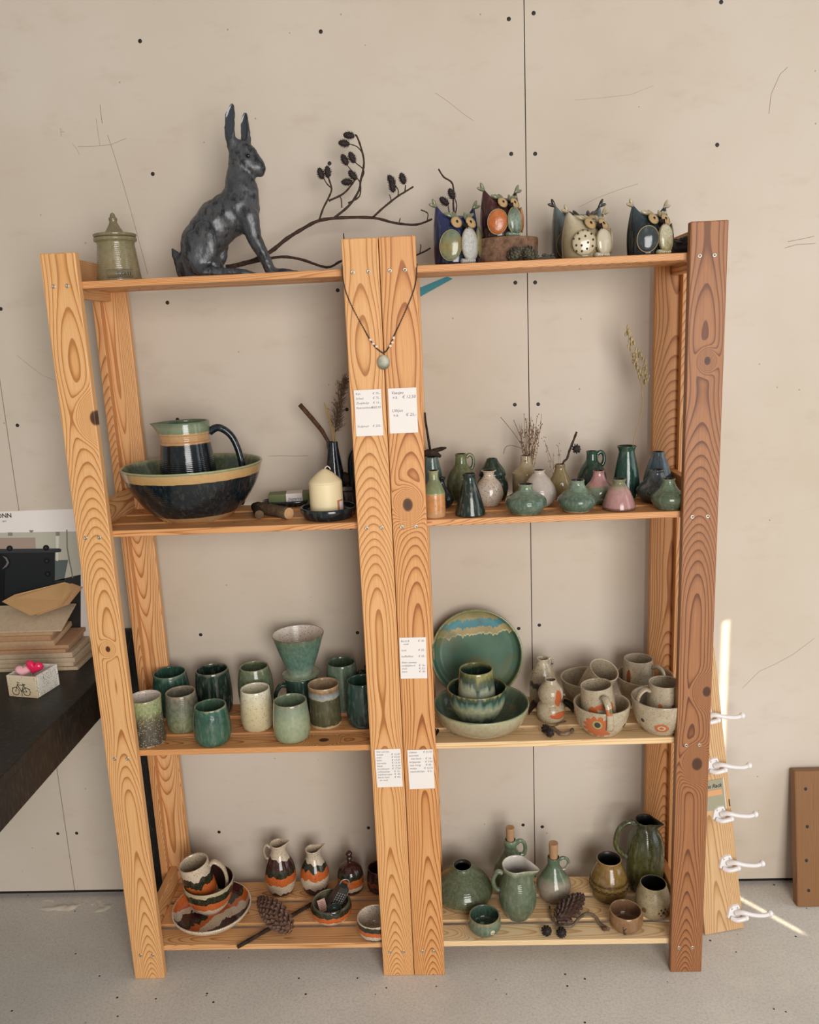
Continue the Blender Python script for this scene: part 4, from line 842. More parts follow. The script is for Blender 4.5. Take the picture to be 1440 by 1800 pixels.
pot('maroon_cup', 'dark maroon cup half hidden behind the middle post', 'cup', Z4, 645, 690, 1512, 1568, P_CUP2, banded('band_cup', [(0, MAR), (0.3, '#7a3a20'), (0.5, '#2a1a20')], 0.16), plain('maroon_in2', '#2c1a18', 0.15), group=OW)
gb = pot('grater_bowl', 'small orange banded bowl holding a mini grater and a card', 'bowl', Z4, 546, 619, 1562, 1626, [(0.6, 0), (0.7, 0.04), (0.94, 0.32), (1.0, 0.6), (0.95, 0.88), (0.90, 1.0)], banded('band_gbowl', [(0, MAR), (0.06, SPK), (0.40, ORG), (0.68, DGN), (0.9, '#4a4a38')], 0.14), G('gb_in', (0, '#6a6250'), (1, '#8a846c'), mottle=0.3, speck=0.3), group=OW)
pot('speckled_bowl', 'small banded bowl with white speckled inside beside the middle post', 'bowl', Z4, 628, 690, 1590, 1656, [(0.62, 0), (0.74, 0.05), (0.95, 0.35), (1.0, 0.7), (1.0, 1.0)], banded('band_sbowl', [(0, MAR), (0.24, SPK), (0.46, ORG), (0.68, DGN), (0.93, SPK)], 0.12), G('sb_in', (0, '#a89a86'), (1, '#d4c8b4'), mottle=0.15, mcol='#8a7460', speck=0.7, speckcol='#7a3a28'), group=OW)
# grater, card and measuring cup inside the small bowl
c, R, H = ATLAS[gb['label']]
M_GR = plain('grater_steel', '#b4b0a8', 0.3, 0.1, 200, 0.6); M_GRD = plain('grater_dark', '#3a3834', 0.35)
gt = thing('mini_grater', 'mini box grater with dark face and wire handle in the banded bowl', 'grater', (c.x - 0.004, c.y + 0.004, Z4 + 0.018)); gt.rotation_euler = (0.05, 0.55, 0.30); gt.scale = (1.3, 1.3, 1.3)
bm = bmesh.new(); r_ = bmesh.ops.create_cone(bm, cap_ends=True, segments=4, radius1=0.0165, radius2=0.0125, depth=0.052); bmesh.ops.rotate(bm, verts=bm.verts, matrix=Matrix.Rotation(PI / 4, 3, 'Z')); bmesh.ops.translate(bm, verts=bm.verts, vec=(0, 0, 0.03)); bobj('grater_body', bm, M_GRD, gt)
g = Geo()
for i in range(4):
    for j in range(8): g.ell((-0.0075 + i * 0.005, -0.0117 + 0.0025 * (j / 8), 0.010 + j * 0.0048), (0.0012, 0.0009, 0.0016), 0, 6, 4)
g.obj('teeth', M_GR, gt)
box('side_plate', (0.0112, -0.009, 0.006), (0.0122, 0.009, 0.054), M_GR, gt, 0.0003)
Geo().tube(crom([(-0.009, 0, 0.056), (-0.008, 0, 0.066), (0, 0, 0.070), (0.008, 0, 0.066), (0.009, 0, 0.056)], 4), 0.0012, 6).obj('wire_handle', M_GR, gt)
kcard = thing('pink_card', 'small pink printed card leaning inside the banded bowl', 'card', (c.x - 0.017, c.y - 0.012, Z4 + 0.024)); kcard.rotation_euler = (-0.85, -0.25, 0.25)
box('card', (-0.010, -0.0004, 0), (0.010, 0.0004, 0.030), plain('pink_paper', '#cfa898', 0.8), kcard, 0)
for i in range(6): box('print_line', (-0.007, -0.0006, 0.004 + i * 0.0038), (0.006 - 0.002 * (i % 2), -0.00045, 0.0052 + i * 0.0038), plain('print_%d' % i, '#8a5f52', 0.8), kcard, 0)
V, F, M = lathe_geo([(0.009, 0), (0.012, 0.003), (0.0155, 0.010), (0.0165, 0.014)], 28, 0.0015)
mc_ = mobj('mini_cup', V, F, [M_GRD, plain('mini_in', '#26302c', 0.3)], None, (c.x + 0.014, c.y - R * 0.60, Z4 + H * 0.80), True, M); mc_.rotation_euler = (0.30, 0.05, 0); tag(mc_, 'tiny dark cup resting on the front rim of the banded bowl', 'cup')
# pine cones and stick
PCONE = plain('pine_cone_scale', '#6d4a38', 0.6, 0.3, 120); PCONED = plain('pine_cone_dark', '#4a2e22', 0.6, 0.25, 120)
def pinecone(label, p, q, r, z, mat, n=150):
    a, b2 = at_z(*p, z), at_z(*q, z); cdir = (b2 - a); ln = cdir.length; ce = (a + b2) / 2 + Vector((0, 0, r * 0.98))
    g = Geo(); cone_geo(g, (0, 0, 0), cdir, ln, r, n, open_=1.0); return tag(g.obj('pine_cone', mat, None, ce, False), label, 'pine cone')
# stick first: it runs under the cone
a, b2 = at_z(418, 1668, Z4), at_z(552, 1590, Z4)
log('brown_stick', 'straight dark stick lying across the slats under the light pine cone', (a.x, a.y, Z4 + 0.0052), (b2.x, b2.y, Z4 + 0.0052), 0.0050, 'stick', BARKD, 0, BARK, bumpy=0.25, nn=16)
pinecone('large light brown pine cone lying beside the banded plate', (512, 1652), (458, 1598), 0.030, Z4 + 0.004, PCONE)

# ---------------- bottom shelf, right unit: green and brown stoneware
CORK = plain('cork', '#b98e68', 0.8, 0.15, 180, bump=0.3)
GW = 'green stoneware on the bottom shelf'
def corked(label, x0, x1, yt, yb, prof, mat, corktop, ha):
    o = pot('corked_bottle', label, 'bottle', Z4, x0, x1, yt, yb, prof, mat, D_IN, handles=[ha], group=GW); c, R, H = ATLAS[label]
    r = R * prof[-1][0] * 0.70; ht = solve_top(c, r, corktop, Z4) - H
    V, F, M = lathe_geo([(r * 0.9, H - 0.012), (r * 0.95, H), (r * 1.05, H + ht * 0.9), (r * 0.98, H + ht)], 24, inner=False); mobj('cork', V, F, CORK, o); return o
RINGH = (0.1, [(0.34, 0.92), (0.55, 0.97), (0.78, 0.92), (0.86, 0.80), (0.78, 0.70), (0.55, 0.68)], 0.0050)
pot('flask_vase', 'broad low green flask vase with a clay foot and narrow mouth', 'vase', Z4, 763, 866, 1510, 1602, [(0.86, 0), (0.93, 0.04), (1.0, 0.22), (0.95, 0.40), (0.74, 0.64), (0.42, 0.84), (0.31, 0.90), (0.28, 0.95), (0.33, 1.0)],
    G('glaze_flask', (0, '#8f7a58'), (0.16, '#97815c'), (0.18, '#5e6a48'), (0.5, '#56664a'), (1, '#647a5c'), noise=0.03, mottle=0.3, speck=0.15, rings=0.3), D_IN, group=GW, segs=56)
corked('green bottle with cork and ring handle standing at the back', 868, 929, 1470, 1568, [(0.78, 0), (0.88, 0.03), (1.0, 0.28), (0.9, 0.48), (0.58, 0.68), (0.36, 0.82), (0.33, 0.88), (0.38, 0.90), (0.38, 0.97), (0.33, 1.0)], CELADON, 1450, RINGH)
pot('green_pitcher', 'round green pitcher with white inside and wide pouring lip', 'jug', Z4, 877, 943, 1503, 1620, [(0.56, 0), (0.68, 0.03), (0.95, 0.22), (1.0, 0.40), (0.92, 0.60), (0.76, 0.78), (0.74, 0.88), (0.80, 1.0)], G('glaze_pitch', (0, '#4f6048'), (0.5, '#5c7258'), (0.9, '#5a7054'), (1, '#a8a890'), mottle=0.35, rings=0.4), G('white_in2', (0, '#9a948a'), (1, '#d2ccc2'), mottle=0.1, rings=0.9), spout=(-0.35, 0.42, -0.03, 0.62), handles=[(PI * 1.03, [(0.80, 0.86), (1.05, 0.88), (1.28, 0.74), (1.2, 0.58), (0.98, 0.52)], 0.0055)], group=GW)
corked('grey bottle with green neck, cork and ring handle', 943, 1004, 1500, 1588, [(0.72, 0), (0.84, 0.03), (1.0, 0.26), (0.92, 0.42), (0.62, 0.62), (0.38, 0.78), (0.34, 0.88), (0.36, 1.0)],
    G('glaze_two', (0, '#8a7c6c'), (0.45, '#a09482'), (0.52, '#8c8c72'), (0.58, '#5f7a60'), (1, '#52745c'), noise=0.06, drip=0.05, mottle=0.25), 1477, (0.1, [(0.34, 0.93), (0.55, 0.97), (0.80, 0.92), (0.86, 0.80), (0.70, 0.68), (0.48, 0.66)], 0.0038))
sbv = pot('sauce_bowl', 'small green bowl with a clay button on its side', 'bowl', Z4, 823, 881, 1590, 1647, [(0.66, 0), (0.78, 0.04), (0.98, 0.32), (1.0, 0.55), (0.95, 0.85), (0.92, 1.0)], G('glaze_sauce', (0, '#5c6a50'), (0.4, '#4c6c58'), (0.85, '#6d8068'), (1, '#8a7a58'), drip=0.08, mottle=0.4), G('sauce_in', (0, '#2e5444'), (1, '#42685a'), mottle=0.3), extra=True, group=GW)
c, R, H = ATLAS[sbv['label']]; th = FR + 0.45
g = Geo(); q = Matrix.Rotation(th + PI / 2, 3, 'Z'); g.ell((R * math.cos(th), R * math.sin(th), H * 0.48), (0.0062, 0.0016, 0.0062), 0, 14, 8, q)
for s in (-1, 1): g.ell((R * math.cos(th) * 1.03 + q[0][0] * s * 0.002, R * math.sin(th) * 1.05 + q[1][0] * s * 0.002, H * 0.46), (0.0011, 0.0011, 0.0013), 1, 8, 5)
g.obj('button', [plain('button_clay', '#c8bb9a', 0.4), M_GRD], sbv)
pot('ochre_vase', 'ochre vase with stamped relief bands and thick rim', 'vase', Z4, 1037, 1104, 1496, 1588, [(0.72, 0), (0.85, 0.03), (0.98, 0.2), (1.0, 0.36), (0.97, 0.44), (0.92, 0.55), (0.74, 0.76), (0.62, 0.88), (0.60, 0.94), (0.64, 1.0)],
    G('glaze_ochre', (0, '#6a5228'), (0.3, '#7d6230'), (0.36, '#5a4420'), (0.38, '#84683a'), (0.50, '#5a4420'), (0.53, '#7d6230'), (0.9, '#8a6a36'), (1, '#a07c44'), noise=0.01, mottle=0.4, mcol='#3e2c12', drip=0.02), D_IN)
def ochre_relief():
    o = [x for x in bpy.data.objects if x.name.startswith('ochre_vase')][0]; c, R, H = ATLAS[o['label']]; g = Geo()
    for k in range(44):
        a = 2 * PI * k / 44; r = R * 0.915; g.tube([(r * math.cos(a), r * math.sin(a), H * 0.50), (R * 0.87 * math.cos(a), R * 0.87 * math.sin(a), H * 0.59)], 0.0008, 4)
        a2 = a + 0.07; s = -1 if k % 2 else 1; r = R * 1.0; g.tube([(r * math.cos(a), r * math.sin(a), H * (0.36 - 0.02 * s)), (r * math.cos(a2 + 0.07), r * math.sin(a2 + 0.07), H * (0.36 + 0.04 * s))], 0.0009, 4)
    for z, rr in ((0.475, 0.965), (0.315, 1.0)):
        g.tube([(R * rr * math.cos(2 * PI * k / 48), R * rr * math.sin(2 * PI * k / 48), H * z) for k in range(49)], 0.0011, 5)
    g.obj('relief', plain('ochre_relief', '#48340f', 0.3), o)
ochre_relief()
pot('tall_pitcher', 'tall mottled olive pitcher with long arched handle by the rear post', 'jug', Z4, 1102, 1166, 1431, 1568, [(0.78, 0), (0.90, 0.02), (1.0, 0.18), (1.0, 0.45), (0.98, 0.62), (0.86, 0.76), (0.62, 0.87), (0.52, 0.93), (0.58, 1.0)],
    G('glaze_olive_pitch', (0, '#3c3f1e'), (0.3, '#5c5a2a'), (0.6, '#57572c'), (0.85, '#454a28'), (1, '#4f5034'), noise=0.15, drip=0.12, mottle=0.5, mcol='#1e3026', rings=0.4), D_IN, spout=(-0.5, 0.40, -0.01, 0.86), handles=[(PI * 1.02, [(0.52, 0.95), (0.95, 0.985), (1.45, 0.90), (1.66, 0.72), (1.5, 0.58), (1.0, 0.46)], 0.0058, 1.2)])
pot('beige_pot', 'beige rounded pot with brown dotted flowers near its base', 'pot', Z4, 1117, 1179, 1538, 1616, [(0.66, 0), (0.78, 0.03), (0.98, 0.25), (1.0, 0.42), (0.90, 0.68), (0.76, 0.92), (0.73, 1.0)],
    painted('paint_pot', [(FR + 0.35, 0.028, 0, 0.0042, 0.0042, '#4a3022', 0)] + [(FR + 0.35 + 0.26 * math.cos(k * 1.05), 0.028 + 0.009 * math.sin(k * 1.05), 0, 0.0024, 0.0028, '#4a3022', 0) for k in range(6)] + [(FR - 0.75, 0.030, 1, 0.006, 0.007, '#6a5038', 0)], ('#8f8060', '#a8997a')), D_IN)
bb = pot('brown_bowl', 'small brown bowl with a dark letter mark on its side', 'bowl', Z4, 1070, 1130, 1581, 1641, [(0.66, 0), (0.78, 0.04), (0.97, 0.3), (1.0, 0.55), (0.97, 0.85), (0.92, 1.0)], G('glaze_brown', (0, '#6a5034'), (0.3, '#85613f'), (0.9, '#8c6645'), (1, '#9c7a54'), mottle=0.25, mcol='#5a3c22'), G('brown_in', (0, '#6a482f'), (1, '#8c6a50'), mottle=0.2, rings=0.6), extra=True)
c, R, H = ATLAS[bb['label']]; th = FR - 0.33
g = Geo(); bp = lambda u, v: (math.cos(th + u) * (R * 0.995 + 0.0005), math.sin(th + u) * (R * 0.995 + 0.0005), v * H)
for st_ in ([(-0.02, 0.62), (0, 0.40), (0.02, 0.18)], [(0.17, 0.56), (0.0, 0.40)], [(0.0, 0.40), (0.14, 0.20)], [(0.02, 0.18), (0.14, 0.20)]): g.tube([bp(*q) for q in st_], 0.0011, 6)
g.obj('letter_mark', plain('mark_ink', '#3a3026', 0.4), bb)
pinecone('dark open pine cone resting on the forked branch', (979, 1634), (1024, 1590), 0.0265, Z4 + 0.003, PCONED, 120)
fb = at_z(1010, 1625, Z4); ct = thing('forked_branch', 'grey curved branch with two small dark cones at the shelf front', 'branch', (fb.x, fb.y, Z4))
g = Geo(); zq = lambda px, py, h: at_z(px, py, Z4 + h) - ct.location
P = crom([tuple(zq(*q)) for q in ((966, 1593, 0.012), (970, 1615, 0.010), (984, 1626, 0.008), (1004, 1628, 0.008), (1018, 1614, 0.010), (1032, 1606, 0.014), (1046, 1611, 0.010), (1056, 1625, 0.007), (1071, 1634, 0.005))], 3)
g.tube(P, [0.0022 + 0.0022 * (i / len(P)) + 0.0008 * (i % 2) for i in range(len(P))], 8); g.obj('stem', BARKG, ct)
for q in ((961, 1636), (987, 1639)):
    g = Geo(); cone_geo(g, zq(q[0], q[1], 0.011), (0.1, -0.6, 0.35), 0.026, 0.0125, 50, seed=q[0]); g.obj('cone', CONED, ct, smooth=False)
g = Geo(); cone_geo(g, zq(1063, 1632, 0.006), (0.8, -0.2, 0.1), 0.016, 0.007, 24); g.obj('bud_cone', plain('bud', '#5a3a2a', 0.7), ct, smooth=False)

# ================================================================== top shelf
def px_to(px, py, Y, L): return at_y(px, py, Y) - Vector(L)
# lidded jar
jl = 'olive lidded jar with pointed knob and a lettered name plate'
ja = pot('lidded_jar', jl, 'jar', Z1, 172, 250, 414, 488, [(0.96, 0), (1.0, 0.03), (0.94, 0.25), (0.87, 0.60), (0.82, 0.84), (0.84, 0.90), (0.93, 0.93), (0.93, 0.99), (0.88, 1.0)],
    G('glaze_jar', (0, '#86795a'), (0.5, '#8d8160'), (1, '#7f7858'), mottle=0.3, mcol='#5c5238', rings=0.2, bump=0.3), Y=0.125, extra=True)
c, R, H = ATLAS[jl]; lt = solve_top(c, 0.0, 374, Z1) - H
V, F, M = lathe_geo([(R * 0.90, H + 0.0012), (R * 0.93, H + lt * 0.06), (R * 0.90, H + lt * 0.15), (R * 0.48, H + lt * 0.17), (R * 0.36, H + lt * 0.30), (R * 0.22, H + lt * 0.52), (R * 0.17, H + lt * 0.64), (R * 0.19, H + lt * 0.76), (R * 0.13, H + lt * 0.84), (R * 0.10, H + lt * 0.94), (R * 0.03, H + lt)], 40, inner=False)
mobj('lid', V, F, G('glaze_jar_lid', (0, '#7d7254'), (1, '#72684a'), mottle=0.3, mcol='#5c5238'), ja)
npl = mobj('name_plate', [((R + 0.0015) * math.cos(a) * k, (R + 0.0015) * math.sin(a) * k, z) for k in (1.0, 0.965) for z in (0.009, 0.026) for a in [FR - 0.15 + 1.12 * i / 10 for i in range(11)]],
    [(i, i + 1, i + 12, i + 11) for i in range(10)] + [(22 + i, 33 + i, 34 + i, 23 + i) for i in range(10)] + [(11 + i, 12 + i, 34 + i, 33 + i) for i in range(10)] + [(i, 22 + i, 23 + i, i + 1) for i in range(10)], plain('name_plate', '#857a5c', 0.3, 0.2), ja)
for i, ch_ in enumerate('SuGill'):
    a = FR + 0.32 + i * 0.105; mm = Matrix.Translation(((R + 0.0017) * math.cos(a), (R + 0.0017) * math.sin(a), 0.0135)) @ Matrix.Rotation(a + PI / 2, 4, 'Z') @ WALLF
    text(ch_, 0.0105, plain('jar_ink_%d' % i, '#1d1c16', 0.5), npl, mm, 'letter', 'CENTER', 0.0, bold=0.0003)

# hare
def hare():
    Y = 0.125; o0 = at_y(380, 480, Y); o0.z = Z1; sc = depth(Vector((o0.x, Y, Z1 + .15))) / FPX
    bm = bmesh.new()
    def sph(zx, zy, r, dy=0.0, sx=1.0, sy=1.0, sz=1.0, rot=0.0):
        p = at_y(290 + zx / 5.333, 170 + zy / 5.333, Y) - o0; rr = r / 5.333 * sc
        res = bmesh.ops.create_icosphere(bm, subdivisions=2, radius=1.0)
        q = Matrix.Rotation(rot, 3, 'Y')
        for v in res['verts']: v.co = q @ Vector((v.co.x * rr * sx, v.co.y * rr * sy, v.co.z * rr * sz)) + Vector((p.x, dy, p.z))
    def chain(pts, dy=0.0, sy=0.85):
        for (x0, y0, r0), (x1, y1, r1) in zip(pts, pts[1:]):
            n = max(2, int(math.hypot(x1 - x0, y1 - y0) / (min(r0, r1) * 0.5)))
            for i in range(n + 1): t = i / n; sph(x0 + (x1 - x0) * t, y0 + (y1 - y0) * t, r0 + (r1 - r0) * t, dy, 1, sy)
    chain([(320, 1480, 178), (345, 1370, 205), (500, 1180, 218), (690, 1050, 208), (720, 900, 168), (705, 800, 145), (700, 690, 118), (705, 580, 112)], sy=0.80)
    chain([(250, 1560, 130), (300, 1680, 140)], sy=0.95); chain([(420, 1560, 120), (480, 1640, 90)])
    chain([(705, 560, 112), (760, 620, 112), (830, 660, 92), (880, 668, 70)], sy=0.85); sph(905, 640, 40); sph(890, 710, 45); chain([(720, 480, 80), (800, 520, 62), (870, 610, 50)])
    sph(670, 480, 85)
    # ears: flat spoons
    for pts, dy in (([(635, 470, 50), (622, 330, 58), (625, 200, 56), (645, 110, 34), (655, 75, 18)], -0.014), ([(760, 470, 50), (745, 350, 54), (735, 240, 50), (738, 160, 36), (742, 122, 20)], 0.014)):
        chain(pts, dy, 0.42)
    # forelegs
    for dy, dx in ((-0.018, 0), (0.024, -35)):
        chain([(800 + dx, 1130, 105), (850 + dx, 1320, 74), (935 + dx, 1480, 58), (990 + dx, 1600, 54), (1010 + dx, 1660, 46)], dy); chain([(1010 + dx, 1660, 46), (1130 + dx, 1650, 42), (1250 + dx, 1665, 34), (1310 + dx, 1680, 18)], dy, 1.1)
    # haunches, hind feet
    for dy in (-0.046, 0.046):
        sph(430, 1390, 130, dy, 0.95, 0.42, 1.62); sph(350, 1480, 150, dy, 0.9, 0.40, 1.4)
        chain([(420, 1660, 66), (600, 1668, 52), (780, 1670, 46), (870, 1680, 30)], dy * 1.1, 0.9)
    chain([(170, 1670, 62), (125, 1560, 44), (95, 1470, 40), (75, 1440, 24)], 0.0, 0.7)
    me = bpy.data.meshes.new('hare_raw'); bm.to_mesh(me); bm.free(); t = bpy.data.objects.new('hare_raw', me); COL.objects.link(t)
    md = t.modifiers.new('r', 'REMESH'); md.mode = 'VOXEL'; md.voxel_size = 0.0040
    ms = t.modifiers.new('s', 'SMOOTH'); ms.factor = 0.5; ms.iterations = 4
    m2 = bpy.data.meshes.new_from_object(t.evaluated_get(bpy.context.evaluated_depsgraph_get())); bpy.data.objects.remove(t)
    for v in m2.vertices:
        if v.co.z < 0: v.co.z = 0.0
        # pressed hollows in the ears and a little tooling
        v.co += v.normal * (0.0009 * mnoise.noise(v.co * 90) + 0.0006 * mnoise.noise(v.co * 240))
    b = NB('hare_glaze'); ob = b.n('ShaderNodeTexCoord')['Object']; n1 = b.noise(ob, 26, 5, 0.75); n2 = b.noise(b.vmul(ob, (1, 1, 0.55)), 60, 6, 0.75)
    c_ = b.ramp(n1, [(0.3, '#323336'), (0.55, '#4e5053'), (0.75, '#5c514a')]); c_ = b.mix(b.ramp(n2, [(0.50, 0.0), (0.62, 0.85)]), c_, hexc('#0f1011'))
    b.bump(n2, 0.35, 0.003); mat = b.out(c_, 0.30, 0.55, Metallic=0.2)
    root = thing('hare_sculpture', 'large dark glazed sitting hare sculpture with upright ears', 'sculpture', o0)
    m2.materials.clear(); m2.materials.append(mat); m2.polygons.foreach_set('use_smooth', [True] * len(m2.polygons))
    body = bpy.data.objects.new('hare_body', m2); link(body, root)
    g = Geo()
    e = at_y(290 + 800 / 5.333, 170 + 572 / 5.333, Y) - o0; g.ell((e.x, -0.021, e.z), (0.0045, 0.003, 0.0042), 0, 12, 8); g.obj('eye', plain('hare_eye', '#0c0d0e', 0.08), root)
    e = at_y(290 + 925 / 5.333, 170 + 650 / 5.333, Y) - o0; g = Geo(); g.ell((e.x - 0.001, 0, e.z), (0.004, 0.006, 0.004), 0, 12, 8); g.obj('nose', plain('hare_nose', '#141516', 0.1), root)
    M_EAR = plain('ear_glaze', '#3a4046', 0.07, 0.2, 60)
    for pts, dy in (([(640, 410, 12), (634, 320, 36), (634, 210, 38), (648, 120, 20), (655, 92, 6)], -0.014 - 0.0080), ([(742, 410, 12), (742, 340, 30), (738, 250, 32), (740, 175, 20), (742, 145, 6)], 0.014 - 0.0072)):
        P = crom([(q.x, q.z, r / 5.333 * sc) for q, r in [(at_y(290 + x / 5.333, 170 + y / 5.333, Y) - o0, r) for x, y, r in pts]], 4); V, F = [], []
        for x, z, r in P:
            for k in range(7): u = -1 + k / 3; V.append((x + r * u, dy - 0.0014 + 0.0022 * (1 - u * u) * 0.6, z))
        F = [(i * 7 + k, i * 7 + k + 1, i * 7 + k + 8, i * 7 + k + 7) for i in range(len(P) - 1) for k in range(6)]
        mobj('inner_ear', V, F, M_EAR, root)
hare()

# alder branch with cones
BY = 0.215
bo = at_y(600, 400, BY); bo.z = Z1
br = thing('alder_branch', 'bare dark branch with small black cones lying behind the hare', 'branch', bo)
def btube(g, pix, r0, r1, seg=7):
    P = crom([tuple(px_to(x, y, BY, bo)) for x, y in pix], 4); n = len(P)
    g.tube(P, [(r0 + (r1 - r0) * i / n) * (1 + 0.18 * ((i * 7) % 3 == 0)) for i in range(n)], seg)
g = Geo()
btube(g, [(398, 470), (440, 460), (475, 443), (504, 420), (533, 402), (561, 388), (600, 383), (656, 383), (694, 392), (732, 395), (760, 385)], 0.0050, 0.0020)
btube(g, [(398, 473), (481, 453), (525, 455), (574, 470), (600, 459), (625, 455), (690, 462), (738, 446), (757, 436)], 0.0034, 0.0015)
g.obj('main_stem', TWIG, br)
g = Geo()
for pix, r in (([(561, 388), (568, 367), (578, 347), (583, 332), (578, 314), (576, 308)], 0.0024), ([(582, 330), (574, 322), (568, 310)], 0.0015), ([(578, 353), (603, 341), (618, 325), (626, 312)], 0.0022), ([(589, 382), (615, 360), (631, 335), (634, 318), (640, 286), (634, 257), (627, 239), (624, 238)], 0.0026),
               ([(638, 270), (628, 258), (614, 253)], 0.0013), ([(634, 318), (640, 300), (624, 285), (622, 278)], 0.0013), ([(634, 322), (622, 305), (610, 290)], 0.0013), ([(612, 357), (632, 345), (634, 320)], 0.0018), ([(601, 365), (600, 350), (596, 345)], 0.0015),
               ([(656, 382), (673, 366), (698, 346), (711, 338), (727, 328)], 0.0024), ([(700, 344), (700, 334), (695, 326)], 0.0014), ([(712, 337), (713, 325)], 0.0014), ([(688, 354), (686, 345), (684, 342)], 0.0012), ([(702, 390), (704, 383)], 0.0012), ([(740, 369), (752, 375), (751, 387)], 0.0014),
               ([(799, 380), (797, 360), (796, 324), (780, 311), (771, 297)], 0.0022), ([(800, 378), (803, 362), (800, 350), (795, 345)], 0.0014), ([(790, 375), (788, 362)], 0.0013), ([(738, 446), (740, 432), (738, 430)], 0.0012), ([(604, 458), (605, 430), (604, 410)], 0.0016)):
    g = Geo(); btube(g, pix, r, r * 0.7, 6); g.obj('side_twig', TWIG, br)
for cx, cy, dx, dy in ((613.5, 238, -1, 0.1), (605, 252, -1, 0.15), (606, 281, -0.45, 0.9), (619, 277, -0.4, 0.9), (564, 305, -0.25, 0.95), (576, 302, 0.0, 1), (610, 320, -1, 0.0), (620, 308, -0.6, 0.7), (688, 317, -0.5, 0.85), (690, 328, -0.1, 1), (708, 314, -0.3, 0.95), (781, 354, -0.7, 0.6), (794, 341, -0.4, 0.9)):
    g = Geo(); cone_geo(g, px_to(cx, cy, BY - 0.004, bo), (dx, -0.15, dy), 0.0260, 0.0095, 46, seed=cx); g.obj('cone', CONED, br, smooth=False)

